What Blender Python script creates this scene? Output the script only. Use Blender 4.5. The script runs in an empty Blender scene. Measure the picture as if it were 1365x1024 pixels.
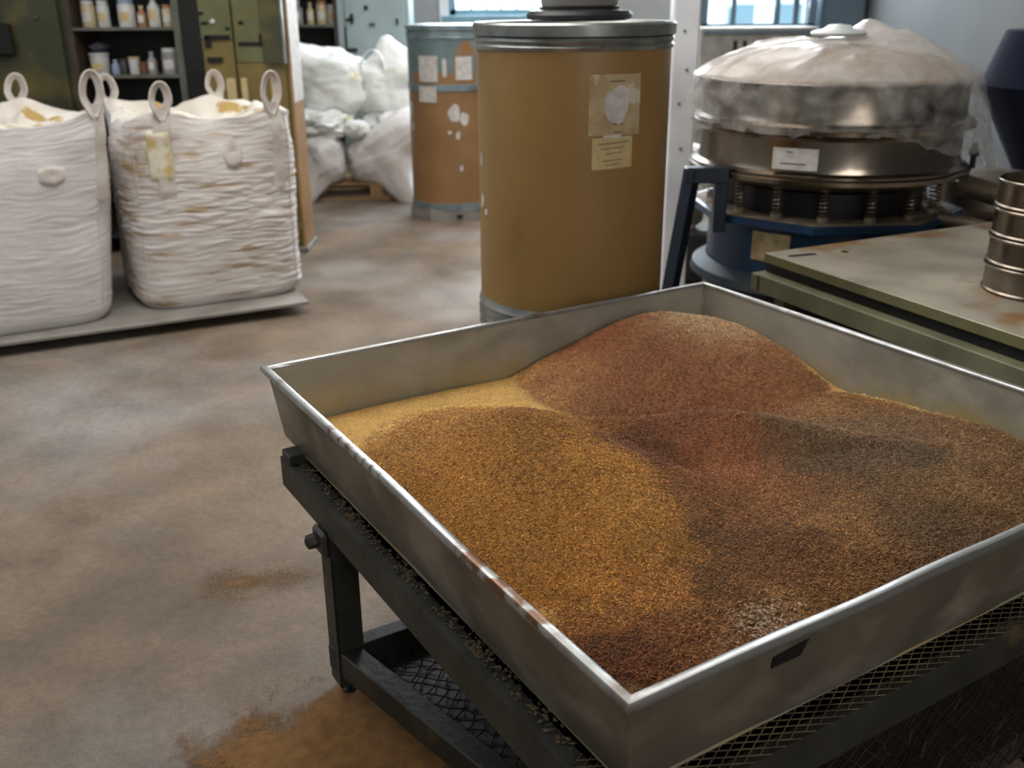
import bpy, math, random
import numpy as np
from mathutils import Vector, Matrix, noise
random.seed(7); rng = np.random.default_rng(7)
sc = bpy.context.scene; COL = sc.collection
PI = math.pi
# ------------------------------------------------------------------ camera
cam_d = bpy.data.cameras.new('camera'); cam = bpy.data.objects.new('camera', cam_d); COL.objects.link(cam)
TH, RO = 0.37214981, -0.00750932
cam_d.sensor_width = 36; cam_d.lens = 1307.2 / 1365 * 36
fw = Vector((0, math.cos(TH), -math.sin(TH))); up = Vector((0, math.sin(TH), math.cos(TH))); rt = Vector((1, 0, 0))
r2 = rt * math.cos(RO) + up * math.sin(RO); u2 = -rt * math.sin(RO) + up * math.cos(RO)
M = Matrix((r2, u2, -fw)).transposed().to_4x4(); M.translation = (0, 0, 1.5)
cam.matrix_world = M; sc.camera = cam
cam_d.dof.use_dof = True; cam_d.dof.focus_distance = 1.75; cam_d.dof.aperture_fstop = 4.2
cam_d.clip_start = 0.05
# ------------------------------------------------------------------ world, lights, exposure
w = bpy.data.worlds.new('sky'); sc.world = w; w.use_nodes = True
bg = w.node_tree.nodes['Background']; bg.inputs[0].default_value = (0.78, 0.9, 1.0, 1); bg.inputs[1].default_value = 5.0
def area(name, loc, aim, sx, sy, power, col):
    l = bpy.data.lights.new(name, 'AREA'); l.shape = 'RECTANGLE'; l.size = sx; l.size_y = sy; l.energy = power; l.color = col
    o = bpy.data.objects.new(name, l); COL.objects.link(o); o.location = loc
    o.rotation_euler = (Vector(aim) - Vector(loc)).to_track_quat('-Z', 'Y').to_euler()
    return o
DAY = (0.86, 0.94, 1.0)
area('window_light_back', (0.0, 9.8, 2.45), (0.0, 4, 0.9), 1.6, 2.0, 120, DAY)
area('window_light_back', (2.3, 9.8, 2.4), (1.6, 4, 0.9), 1.2, 2.0, 110, DAY)
area('window_light_side', (-4.3, 3.2, 2.5), (0, 2.6, 0.3), 2.6, 1.8, 46, DAY)
area('window_light_side', (-4.3, 0.4, 2.5), (0, 1.8, 0.3), 2.6, 1.8, 14, (0.95, 0.97, 1.0))
area('front_fill_light', (1.6, -2.8, 2.4), (0.0, 3.0, 0.6), 3.0, 1.8, 88, (1.0, 0.97, 0.93))  # soft fill lamp added behind the camera; the wall has no window there
area('ceiling_light', (-0.9, 3.6, 3.5), (-0.9, 3.6, 0), 2.4, 2.4, 84, (1.0, 0.96, 0.9))
area('ceiling_light', (0.6, 6.8, 3.5), (0.6, 6.8, 0), 2.4, 2.0, 85, (1.0, 0.98, 0.95))
sc.view_settings.view_transform = 'Standard'; sc.view_settings.look = 'None'
sc.view_settings.exposure = 0.12; sc.view_settings.gamma = 1.0; sc.view_settings.use_curve_mapping = False
sc.cycles.max_bounces = 8; sc.cycles.transparent_max_bounces = 12
# ------------------------------------------------------------------ materials
def s2l(c):
    return tuple(((v / 255) / 12.92 if v / 255 <= 0.04045 else ((v / 255 + 0.055) / 1.055) ** 2.4) for v in c)
def mat(name, col, col2=None, scale=4.0, rough=0.6, metal=0.0, bump=0.0, bscale=60.0, stain=None, sscale=2.0, sthr=0.6, stretch=(1, 1, 1), lo=0.35, hi=0.65, rough2=None, sw=0.08, coords='Object', detail=6):
    m = bpy.data.materials.new(name); m.use_nodes = True; nt = m.node_tree; b = nt.nodes['Principled BSDF']; L = nt.links
    b.inputs['Roughness'].default_value = rough; b.inputs['Metallic'].default_value = metal
    c1 = s2l(col) + (1,)
    if col2 is None and stain is None and not bump:
        b.inputs['Base Color'].default_value = c1; return m
    tc = nt.nodes.new('ShaderNodeTexCoord'); mp = nt.nodes.new('ShaderNodeMapping'); mp.inputs['Scale'].default_value = stretch
    L.new(tc.outputs[coords], mp.inputs[0]); v = mp.outputs[0]
    def nz(s, d=detail):
        n = nt.nodes.new('ShaderNodeTexNoise'); n.inputs['Scale'].default_value = s; n.inputs['Detail'].default_value = d; L.new(v, n.inputs['Vector']); return n.outputs['Fac']
    def rng_(fac, a, bb):
        r = nt.nodes.new('ShaderNodeMapRange'); r.inputs[1].default_value = a; r.inputs[2].default_value = bb; L.new(fac, r.inputs[0]); return r.outputs[0]
    def mix(f, a, bb):
        x = nt.nodes.new('ShaderNodeMix'); x.data_type = 'RGBA'; L.new(f, x.inputs[0])
        for i, q in ((6, a), (7, bb)):
            if isinstance(q, tuple): x.inputs[i].default_value = q
            else: L.new(q, x.inputs[i])
        return x.outputs[2]
    c = c1
    f = rng_(nz(scale), lo, hi)
    c = mix(f, c1, s2l(col2) + (1,) if col2 else c1)
    if rough2 is not None:
        r = nt.nodes.new('ShaderNodeMapRange'); r.inputs[3].default_value = rough; r.inputs[4].default_value = rough2; L.new(f, r.inputs[0]); L.new(r.outputs[0], b.inputs['Roughness'])
    if stain: c = mix(rng_(nz(sscale), sthr, sthr + sw), c, s2l(stain) + (1,))
    L.new(c, b.inputs['Base Color'])
    if bump:
        bm_ = nt.nodes.new('ShaderNodeBump'); bm_.inputs['Strength'].default_value = bump; bm_.inputs['Distance'].default_value = 0.01
        L.new(nz(bscale, 4), bm_.inputs['Height']); L.new(bm_.outputs[0], b.inputs['Normal'])
    return m
MT = {}
MT['floor'] = mat('dusty_concrete', (128, 110, 91), (106, 91, 74), 1.6, 0.5, bump=0.25, bscale=70, stain=(148, 144, 142), sscale=0.7, sthr=0.48, sw=0.22, rough2=0.72, detail=14, lo=.4, hi=.6)
def speckle(m, pairs):
    nt = m.node_tree; L = nt.links; b = nt.nodes['Principled BSDF']; tc = nt.nodes.new('ShaderNodeTexCoord')
    for sc_, lo_, hi_, dt in pairs:
        src = b.inputs['Base Color'].links[0].from_socket
        n = nt.nodes.new('ShaderNodeTexNoise'); n.inputs['Scale'].default_value = sc_; n.inputs['Detail'].default_value = dt; n.inputs['Distortion'].default_value = .4; L.new(tc.outputs['Object'], n.inputs['Vector'])
        r = nt.nodes.new('ShaderNodeMapRange'); r.inputs[1].default_value = .32; r.inputs[2].default_value = .68; r.inputs[3].default_value = lo_; r.inputs[4].default_value = hi_; L.new(n.outputs['Fac'], r.inputs[0])
        v = nt.nodes.new('ShaderNodeVectorMath'); v.operation = 'SCALE'; L.new(src, v.inputs[0]); L.new(r.outputs[0], v.inputs['Scale']); L.new(v.outputs[0], b.inputs['Base Color'])
speckle(MT['floor'], ((4.2, .80, 1.14, 10), (38, .86, 1.10, 6), (190, .85, 1.15, 2)))
MT['wall'] = mat('painted_wall', (168, 170, 172), (156, 158, 160), 1.5, 0.8, bump=0.1)
MT['wall_r'] = mat('grey_right_wall', (90, 92, 93), (83, 85, 87), 1.5, 0.8, bump=0.1)
MT['ceil'] = mat('ceiling_paint', (180, 178, 172), (165, 163, 158), 1.0, 0.9)
MT['white_post'] = mat('white_post_paint', (236, 238, 242), (222, 224, 230), 6, 0.5, stain=(150, 140, 135), sscale=14, sthr=0.7)
MT['blue_frame'] = mat('blue_grey_frame', (130, 165, 180), (110, 145, 162), 6, 0.5)
MT['grey_blue'] = mat('grey_blue_paint', (92, 110, 122), (80, 96, 110), 3, 0.5)
MT['pan'] = mat('tray_steel', (164, 161, 148), (136, 131, 116), 4, 0.42, 0.2, bump=0.05, bscale=30, stain=(176, 172, 158), sscale=7, sthr=0.5, sw=.25, rough2=0.55, stretch=(1, 1, 1.6), detail=10)
MT['pan_outer'] = mat('tray_steel_outer', (140, 131, 116), (100, 93, 82), 4, 0.36, 0.6, bump=0.05, bscale=30, stain=(164, 156, 142), sscale=6, sthr=0.52, sw=.22, rough2=0.5, stretch=(1, 1, 1.6), detail=12)
MT['rim'] = mat('tray_rim_steel', (190, 192, 192), (160, 158, 154), 14, 0.28, 0.85, stain=(112, 82, 62), sscale=5, sthr=0.6, rough2=0.42)
MT['rust_rim'] = mat('tray_rim_rust', (124, 82, 54), (150, 140, 128), 16, 0.5, 0.5)
def add_window_stain(m, col, y0, y1, fade, thr, scale, ax=1, soft=.1):
    nt = m.node_tree; L = nt.links; b = nt.nodes['Principled BSDF']; src = b.inputs['Base Color'].links[0].from_socket
    tc = nt.nodes.new('ShaderNodeTexCoord'); sx = nt.nodes.new('ShaderNodeSeparateXYZ'); L.new(tc.outputs['Object'], sx.inputs[0])
    a = nt.nodes.new('ShaderNodeMapRange'); a.inputs[1].default_value = y0 - fade; a.inputs[2].default_value = y0; L.new(sx.outputs[ax], a.inputs[0])
    c = nt.nodes.new('ShaderNodeMapRange'); c.inputs[1].default_value = y1 + fade; c.inputs[2].default_value = y1; L.new(sx.outputs[ax], c.inputs[0])
    n = nt.nodes.new('ShaderNodeTexNoise'); n.inputs['Scale'].default_value = scale; n.inputs['Detail'].default_value = 8; L.new(tc.outputs['Object'], n.inputs['Vector'])
    d = nt.nodes.new('ShaderNodeMapRange'); d.inputs[1].default_value = thr; d.inputs[2].default_value = thr + soft; L.new(n.outputs['Fac'], d.inputs[0])
    m1 = nt.nodes.new('ShaderNodeMath'); m1.operation = 'MULTIPLY'; L.new(a.outputs[0], m1.inputs[0]); L.new(c.outputs[0], m1.inputs[1])
    m2_ = nt.nodes.new('ShaderNodeMath'); m2_.operation = 'MULTIPLY'; L.new(m1.outputs[0], m2_.inputs[0]); L.new(d.outputs[0], m2_.inputs[1])
    x = nt.nodes.new('ShaderNodeMix'); x.data_type = 'RGBA'; L.new(m2_.outputs[0], x.inputs[0]); L.new(src, x.inputs[6]); x.inputs[7].default_value = s2l(col) + (1,); L.new(x.outputs[2], b.inputs['Base Color'])
MT['rim_left'] = mat('tray_rim_steel_worn', (190, 192, 192), (160, 158, 154), 14, 0.28, 0.7, stain=(120, 100, 84), sscale=5, sthr=0.6, rough2=0.42)
add_window_stain(MT['rim_left'], (122, 88, 64), .20, .42, .06, .42, 30); add_window_stain(MT['rim_left'], (118, 102, 92), .72, .98, .08, .50, 30)
add_window_stain(MT['pan'], (172, 150, 88), .4, .575, .06, .36, 6, 2, .3)
MT['frame'] = mat('stand_steel', (62, 62, 56), (44, 44, 40), 8, 0.5, 0.35, bump=0.2, bscale=50, stain=(96, 82, 54), sscale=7, sthr=0.62)
MT['black'] = mat('black_steel', (30, 30, 30), (20, 20, 20), 8, 0.45, 0.2)
MT['loose_net'] = mat('loose_net', (84, 74, 60), (34, 31, 28), 14, 0.45, 0.5)
MT['mesh'] = mat('expanded_metal', (128, 116, 90), (70, 64, 54), 20, 0.5, 0.4)
MT['net'] = mat('dark_wire_net', (48, 42, 36), (26, 24, 22), 20, 0.45, 0.5)
MT['shelf'] = mat('dark_shelf_sheet', (84, 82, 80), (62, 60, 58), 9, 0.4, 0.3)
MT['drum'] = mat('fibre_board', (156, 122, 70), (140, 108, 60), 3, 0.42, bump=0.04, bscale=80, stain=(132, 98, 54), sscale=7, sthr=0.68, stretch=(1, 1, 0.5))
MT['drum_far'] = mat('fibre_board_far', (154, 118, 78), (140, 106, 70), 4, 0.45)
MT['ring'] = mat('galvanised_ring', (168, 172, 170), (128, 132, 130), 12, 0.35, 0.8, stain=(120, 100, 80), sscale=20, sthr=0.66)
MT['ring_blue'] = mat('galvanised_ring_blue', (148, 166, 172), (120, 138, 146), 12, 0.4, 0.5)
MT['bluegrey'] = mat('blue_grey_drum', (118, 138, 142), (102, 122, 126), 6, 0.5, stain=(150, 108, 62), sscale=4, sthr=0.58)
MT['paper'] = mat('old_paper', (190, 172, 138), (170, 148, 108), 20, 0.7, stain=(210, 200, 178), sscale=14, sthr=0.55)
MT['paper2'] = mat('cream_paper', (206, 188, 138), (190, 170, 120), 30, 0.7)
MT['paper3'] = mat('white_paper', (215, 212, 208), (190, 186, 182), 30, 0.7)
MT['ink'] = mat('printed_ink', (96, 84, 66))
MT['rubber'] = mat('black_rubber', (34, 36, 38), (48, 50, 52), 20, 0.42)
MT['bag'] = mat('woven_bag', (232, 229, 230), (216, 212, 212), 3.5, 0.75, bump=0.3, bscale=260, stain=(176, 158, 134), sscale=5, sthr=0.66, sw=0.12, stretch=(1, 1, 3))
MT['bag_dirty'] = mat('woven_bag_stained', (232, 227, 225), (214, 208, 203), 3.5, 0.75, bump=0.3, bscale=260, stain=(176, 152, 122), sscale=6, sthr=0.56, sw=0.10, stretch=(.7, .7, 6))
MT['bag_top'] = mat('bag_collar', (226, 220, 212), (208, 200, 188), 5, 0.75, stain=(176, 146, 84), sscale=7, sthr=0.6, sw=0.06)
MT['strap'] = mat('webbing', (216, 210, 206), (190, 180, 172), 14, 0.8)
MT['pouch'] = mat('stained_pouch', (232, 226, 208), (206, 182, 116), 14, 0.6, lo=0.45, hi=0.6)
MT['stain'] = mat('mustard_dust', (184, 156, 84), (206, 190, 150), 22, 0.9)
MT['sack'] = mat('pp_sack', (246, 249, 248), (234, 238, 236), 5, 0.6, bump=0.3, bscale=40, stain=(214, 204, 158), sscale=6, sthr=0.62, sw=0.1)
MT['sack_grey'] = mat('greyish_sack', (236, 233, 234), (214, 210, 211), 5, 0.6, bump=0.3, bscale=40)
MT['platform'] = mat('grey_sheet', (160, 156, 150), (132, 128, 122), 5, 0.55, 0.2)
MT['wood'] = mat('pallet_wood', (176, 146, 110), (150, 120, 88), 6, 0.8, stretch=(1, 8, 8))
MT['olive'] = mat('olive_paint', (64, 66, 42), (52, 53, 34), 3, 0.5, stain=(104, 92, 48), sscale=2.5, sthr=0.52, sw=0.15)
MT['olive2'] = mat('olive_green_paint', (108, 112, 74), (92, 94, 62), 4, 0.5, stain=(120, 108, 58), sscale=4, sthr=0.6)
MT['mustard'] = mat('mustard_paint', (128, 112, 62), (106, 90, 50), 4, 0.5, stain=(184, 170, 112), sscale=4, sthr=0.6)
MT['shelfdark'] = mat('dark_shelf_paint', (44, 46, 42), (34, 36, 34), 5, 0.6)
MT['brownpost'] = mat('brown_post', (70, 56, 44), (56, 46, 38), 6, 0.6)
MT['greypost'] = mat('grey_post', (116, 116, 106), (84, 84, 76), 7, 0.45, 0.3)
MT['ply'] = mat('brown_board', (168, 132, 92), (150, 116, 80), 4, 0.7)
MT['palegrey'] = mat('pale_grey_paint', (156, 172, 174), (142, 158, 160), 3, 0.45, stain=(120, 130, 128), sscale=8, sthr=0.68)
MT['steel'] = mat('stainless', (146, 136, 124), (120, 110, 98), 3, 0.17, 1.0, rough2=0.3)
MT['steel_dull'] = mat('dull_stainless', (150, 138, 122), (120, 106, 90), 10, 0.35, 0.8, rough2=0.5)
MT['sieve'] = mat('sieve_steel', (142, 134, 124), (116, 105, 92), 8, 0.24, 1.0, rough2=0.38)
MT['dome'] = mat('dusty_dome', (186, 158, 128), (166, 136, 106), 7, 0.6, 0.1)
MT['blue'] = mat('blue_enamel', (20, 58, 90), (14, 42, 70), 5, 0.35, 0.1, stain=(90, 86, 72), sscale=9, sthr=0.68)
MT['skirt'] = mat('dusty_blue_enamel', (16, 36, 56), (34, 42, 48), 9, 0.6)
MT['navy'] = mat('navy_enamel', (14, 18, 38), (12, 15, 32), 4, 0.9)
MT['navy'].node_tree.nodes['Principled BSDF'].inputs['Specular IOR Level'].default_value = 0.15
MT['darkblue'] = mat('dark_blue_steel', (28, 40, 56), (22, 30, 42), 6, 0.4, 0.2)
MT['dust'] = mat('dusty_plate', (160, 144, 120), (110, 100, 84), 14, 0.7, 0.2)
MT['plate'] = mat('brass_plate', (176, 160, 120), (128, 112, 80), 16, 0.5, 0.2)
MT['table'] = mat('table_plate', (192, 184, 166), (144, 136, 122), 3.0, 0.42, 0.1, bump=0.05, stain=(150, 114, 74), sscale=3.6, sthr=0.56, detail=10, sw=0.1)
MT['table_edge'] = mat('table_edge_paint', (130, 124, 88), (110, 104, 72), 6, 0.5)
MT['table_rail'] = mat('table_rail_paint', (136, 134, 106), (108, 106, 80), 5, 0.55)
MT['whitecap'] = mat('white_cap', (216, 222, 222), (200, 206, 206), 6, 0.35)
MT['clutter'] = mat('grey_motor', (150, 148, 140), (118, 114, 106), 8, 0.6, stain=(140, 96, 70), sscale=8, sthr=0.64)
MT['outwall'] = mat('outside_wall', (236, 238, 240), (220, 226, 230), 1, 0.8)
MT['outdark'] = mat('outside_windows', (110, 134, 146))
MT['outground'] = mat('outside_ground', (170, 170, 160), (150, 150, 140), 1, 0.9)
MT['spill'] = mat('spilled_powder', (142, 102, 56), (118, 84, 46), 30, 0.95, bump=0.6, bscale=260)
MT['fine_spill'] = mat('fine_brown_dust', (122, 92, 60), (104, 80, 54), 20, 0.95)
# glass
g = bpy.data.materials.new('window_glass'); g.use_nodes = True; nt = g.node_tree; nt.nodes.clear()
o_ = nt.nodes.new('ShaderNodeOutputMaterial'); mx = nt.nodes.new('ShaderNodeMixShader'); mx.inputs[0].default_value = 0.08
tr = nt.nodes.new('ShaderNodeBsdfTransparent'); tr.inputs[0].default_value = (0.93, 0.98, 1, 1); gl = nt.nodes.new('ShaderNodeBsdfGlossy'); gl.inputs['Roughness'].default_value = 0.05
nt.links.new(tr.outputs[0], mx.inputs[1]); nt.links.new(gl.outputs[0], mx.inputs[2]); nt.links.new(mx.outputs[0], o_.inputs[0]); MT['glass'] = g
# plastic film
g = bpy.data.materials.new('plastic_film'); g.use_nodes = True; nt = g.node_tree; nt.nodes.clear(); L = nt.links
o_ = nt.nodes.new('ShaderNodeOutputMaterial'); mx = nt.nodes.new('ShaderNodeMixShader')
tr = nt.nodes.new('ShaderNodeBsdfTransparent')
df = nt.nodes.new('ShaderNodeBsdfPrincipled'); df.inputs['Base Color'].default_value = (0.74, 0.72, 0.70, 1); df.inputs['Roughness'].default_value = 0.22
tl = nt.nodes.new('ShaderNodeBsdfTranslucent'); tl.inputs[0].default_value = (0.75, 0.74, 0.72, 1)
m2 = nt.nodes.new('ShaderNodeMixShader'); m2.inputs[0].default_value = 0.35; L.new(df.outputs[0], m2.inputs[1]); L.new(tl.outputs[0], m2.inputs[2])
at_ = nt.nodes.new('ShaderNodeAttribute'); at_.attribute_name = 'opacity'
nz_ = nt.nodes.new('ShaderNodeTexNoise'); nz_.inputs['Scale'].default_value = 7; nz_.inputs['Detail'].default_value = 6; nz_.inputs['Distortion'].default_value = 1.5
tc_ = nt.nodes.new('ShaderNodeTexCoord'); L.new(tc_.outputs['Object'], nz_.inputs['Vector'])
mr = nt.nodes.new('ShaderNodeMapRange'); mr.inputs[1].default_value = 0.35; mr.inputs[2].default_value = 0.7; mr.inputs[3].default_value = -0.12; mr.inputs[4].default_value = 0.22; L.new(nz_.outputs['Fac'], mr.inputs[0])
ad = nt.nodes.new('ShaderNodeMath'); ad.operation = 'ADD'; ad.use_clamp = True; L.new(at_.outputs['Fac'], ad.inputs[0]); L.new(mr.outputs[0], ad.inputs[1])
L.new(ad.outputs[0], mx.inputs[0]); L.new(tr.outputs[0], mx.inputs[1]); L.new(m2.outputs[0], mx.inputs[2]); L.new(mx.outputs[0], o_.inputs[0]); MT['film'] = g
# granular powder: colour attribute x per-grain variation
g = bpy.data.materials.new('granular_powder'); g.use_nodes = True; nt = g.node_tree; L = nt.links; b = nt.nodes['Principled BSDF']; b.inputs['Roughness'].default_value = 0.85
at_ = nt.nodes.new('ShaderNodeAttribute'); at_.attribute_name = 'Col'
tc_ = nt.nodes.new('ShaderNodeTexCoord')
vo = nt.nodes.new('ShaderNodeTexVoronoi'); vo.inputs['Scale'].default_value = 420; L.new(tc_.outputs['Object'], vo.inputs['Vector'])
sp = nt.nodes.new('ShaderNodeSeparateColor'); L.new(vo.outputs['Color'], sp.inputs[0])
mr = nt.nodes.new('ShaderNodeMapRange'); mr.inputs[3].default_value = 0.62; mr.inputs[4].default_value = 1.38; L.new(sp.outputs[0], mr.inputs[0])
vm = nt.nodes.new('ShaderNodeVectorMath'); vm.operation = 'SCALE'; L.new(at_.outputs['Color'], vm.inputs[0]); L.new(mr.outputs[0], vm.inputs['Scale']); L.new(vm.outputs[0], b.inputs['Base Color'])
bp = nt.nodes.new('ShaderNodeBump'); bp.inputs['Strength'].default_value = 0.5; bp.inputs['Distance'].default_value = 0.0015; L.new(vo.outputs['Distance'], bp.inputs['Height']); L.new(bp.outputs[0], b.inputs['Normal']); MT['powder'] = g
def dusty(name, src, thr):
    m = MT[src].copy(); m.name = name; nt = m.node_tree; L = nt.links; out = [n for n in nt.nodes if n.type == 'OUTPUT_MATERIAL'][0]; b = nt.nodes['Principled BSDF']
    at = nt.nodes.new('ShaderNodeAttribute'); at.attribute_name = 'cover'; tc = nt.nodes.new('ShaderNodeTexCoord')
    n = nt.nodes.new('ShaderNodeTexNoise'); n.inputs['Scale'].default_value = 170; n.inputs['Detail'].default_value = 4; L.new(tc.outputs['Object'], n.inputs['Vector'])
    a = nt.nodes.new('ShaderNodeMath'); a.operation = 'ADD'; L.new(at.outputs['Fac'], a.inputs[0]); L.new(n.outputs['Fac'], a.inputs[1])
    r = nt.nodes.new('ShaderNodeMapRange'); r.inputs[1].default_value = thr; r.inputs[2].default_value = thr + .45; L.new(a.outputs[0], r.inputs[0])
    tr = nt.nodes.new('ShaderNodeBsdfTransparent'); mx = nt.nodes.new('ShaderNodeMixShader'); L.new(r.outputs[0], mx.inputs[0]); L.new(tr.outputs[0], mx.inputs[1]); L.new(b.outputs[0], mx.inputs[2]); L.new(mx.outputs[0], out.inputs[0]); MT[name] = m
dusty('spill_soft', 'spill', .62); dusty('fine_soft', 'fine_spill', .75)
# bottles
for n, c in dict(b_white=(206, 206, 204), b_cream=(196, 180, 146), b_orange=(170, 124, 86), b_blue=(150, 166, 190), b_dark=(52, 48, 46), b_amber=(110, 72, 44), b_green=(130, 168, 140), b_grey=(150, 150, 152)).items(): MT[n] = mat(n, c, tuple(int(v * .88) for v in c), 18, 0.4)
def attr_stain(m, attr, col):
    nt = m.node_tree; L = nt.links; b = nt.nodes['Principled BSDF']; src = b.inputs['Base Color'].links[0].from_socket
    tc = nt.nodes.new('ShaderNodeTexCoord'); n = nt.nodes.new('ShaderNodeTexNoise'); n.inputs['Scale'].default_value = 16; n.inputs['Detail'].default_value = 8; L.new(tc.outputs['Object'], n.inputs['Vector'])
    at = nt.nodes.new('ShaderNodeAttribute'); at.attribute_name = attr
    a = nt.nodes.new('ShaderNodeMath'); a.operation = 'ADD'; L.new(at.outputs['Fac'], a.inputs[0]); L.new(n.outputs['Fac'], a.inputs[1])
    r = nt.nodes.new('ShaderNodeMapRange'); r.inputs[1].default_value = .82; r.inputs[2].default_value = 1.12; r.inputs[4].default_value = .85; L.new(a.outputs[0], r.inputs[0])
    x = nt.nodes.new('ShaderNodeMix'); x.data_type = 'RGBA'; L.new(r.outputs[0], x.inputs[0]); L.new(src, x.inputs[6]); x.inputs[7].default_value = s2l(col) + (1,); L.new(x.outputs[2], b.inputs['Base Color'])
for n_ in ('bag', 'bag_dirty', 'bag_top'): attr_stain(MT[n_], 'dirt', (178, 150, 84))
# ------------------------------------------------------------------ mesh builder
class MB:
    def __init__(s): s.v = []; s.f = []
    def add(s, vs, fs, m=None):
        n = len(s.v)
        for p in vs:
            p = Vector(p); s.v.append(tuple(m @ p) if m is not None else tuple(p))
        s.f += [tuple(n + i for i in f) for f in fs]; return s
    def box(s, x0, x1, y0, y1, z0, z1, m=None, bev=0.0):
        if bev <= 0:
            vs = [(x, y, z) for x in (x0, x1) for y in (y0, y1) for z in (z0, z1)]
            return s.add(vs, [(0, 1, 3, 2), (4, 6, 7, 5), (0, 4, 5, 1), (2, 3, 7, 6), (0, 2, 6, 4), (1, 5, 7, 3)], m)
        b = min(bev, (x1 - x0) / 2.1, (y1 - y0) / 2.1, (z1 - z0) / 2.1)
        import bmesh
        bm = bmesh.new(); bmesh.ops.create_cube(bm, size=1)
        for v in bm.verts: v.co = Vector(((x0 + x1) / 2 + v.co.x * (x1 - x0), (y0 + y1) / 2 + v.co.y * (y1 - y0), (z0 + z1) / 2 + v.co.z * (z1 - z0)))
        bmesh.ops.bevel(bm, geom=bm.edges[:], offset=b, segments=1, affect='EDGES')
        bm.verts.index_update(); s.add([v.co[:] for v in bm.verts], [[v.index for v in f.verts] for f in bm.faces], m); bm.free(); return s
    def prism(s, poly, z0, z1, m=None):
        n = len(poly); vs = [(x, y, z0) for x, y in poly] + [(x, y, z1) for x, y in poly]
        return s.add(vs, [tuple(range(n))[::-1], tuple(range(n, 2 * n))] + [(i, (i + 1) % n, n + (i + 1) % n, n + i) for i in range(n)], m)
    def lathe(s, prof, n=48, m=None, a0=0.0, a1=2 * PI, cx=0, cy=0):
        full = abs(a1 - a0 - 2 * PI) < 1e-6; k = n if full else n + 1; P = len(prof); vs = []
        for i in range(k):
            a = a0 + (a1 - a0) * i / n
            for r, z in prof: vs.append((cx + r * math.cos(a), cy + r * math.sin(a), z))
        fs = []
        for i in range(n):
            j = (i + 1) % k
            for q in range(P - 1): fs.append((i * P + q, j * P + q, j * P + q + 1, i * P + q + 1))
        return s.add(vs, fs, m)
    def tube(s, pts, r, n=8, m=None, closed=False, flat=1.0, caps=True):
        pts = [Vector(p) for p in pts]; N = len(pts); vs = []; up0 = None
        for i, p in enumerate(pts):
            t = (pts[(i + 1) % N] - pts[i - 1]) if closed else (pts[min(i + 1, N - 1)] - pts[max(i - 1, 0)])
            t.normalize()
            if up0 is None: up0 = Vector((0, 0, 1)) if abs(t.z) < 0.9 else Vector((1, 0, 0))
            a = t.cross(up0); a.normalize(); bb = a.cross(t); up0 = bb
            rr = r[i] if isinstance(r, (list, tuple)) else r
            for k in range(n):
                q = 2 * PI * k / n; vs.append(p + a * math.cos(q) * rr + bb * math.sin(q) * rr * flat)
        fs = [(i * n + k, i * n + (k + 1) % n, ((i + 1) % N) * n + (k + 1) % n, ((i + 1) % N) * n + k) for i in range(N if closed else N - 1) for k in range(n)]
        if not closed and caps: fs += [tuple(range(n))[::-1], tuple((N - 1) * n + k for k in range(n))]
        return s.add(vs, fs, m)
    def strip(s, pts, width, th, wdir=None, m=None):
        """flat ribbon through pts; width direction wdir, thickness across"""
        pts = [Vector(p) for p in pts]; N = len(pts); vs = []
        for i, p in enumerate(pts):
            t = (pts[min(i + 1, N - 1)] - pts[max(i - 1, 0)]).normalized()
            wd = wdir[i] if isinstance(wdir, list) else Vector(wdir)
            nn = t.cross(wd).normalized()
            for a, c in ((-1, -1), (1, -1), (1, 1), (-1, 1)): vs.append(p + wd * (a * width / 2) + nn * (c * th / 2))
        fs = [(i * 4 + k, i * 4 + (k + 1) % 4, i * 4 + 4 + (k + 1) % 4, i * 4 + 4 + k) for i in range(N - 1) for k in range(4)] + [(3, 2, 1, 0), tuple((N - 1) * 4 + k for k in range(4))]
        return s.add(vs, fs, m)
    def build(s, name, m, parent=None, smooth=False, loc=None):
        me = bpy.data.meshes.new(name); me.from_pydata([tuple(v) for v in s.v], [], s.f); me.update()
        import bmesh
        bm = bmesh.new(); bm.from_mesh(me); bmesh.ops.recalc_face_normals(bm, faces=bm.faces[:]); bm.to_mesh(me); bm.free()
        me.materials.append(MT[m] if isinstance(m, str) else m)
        if smooth:
            me.polygons.foreach_set('use_smooth', [True] * len(me.polygons))
            try: me.set_sharp_from_angle(angle=math.radians(38 if smooth is True else smooth))
            except Exception: pass
        o = bpy.data.objects.new(name, me); COL.objects.link(o)
        if parent is not None: o.parent = parent
        if loc is not None: o.location = loc
        return o
def thing(name, label, cat, loc=(0, 0, 0), rz=0.0, group=None):
    o = bpy.data.objects.new(name, None); COL.objects.link(o); o.empty_display_size = 0.1
    o.location = loc; o.rotation_euler = (0, 0, rz); return tag(o, label, cat, group)
def tag(o, label, cat, group=None, kind=None):
    o['label'] = label; o['category'] = cat
    if group: o['group'] = group
    if kind: o['kind'] = kind
    return o
def struct(o): o['kind'] = 'structure'; return o
def RZ(a, t=(0, 0, 0)): return Matrix.Translation(t) @ Matrix.Rotation(a, 4, 'Z')
def basis(origin, x, y, z):
    m = Matrix((Vector(x), Vector(y), Vector(z))).transposed().to_4x4(); m.translation = origin; return m
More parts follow.
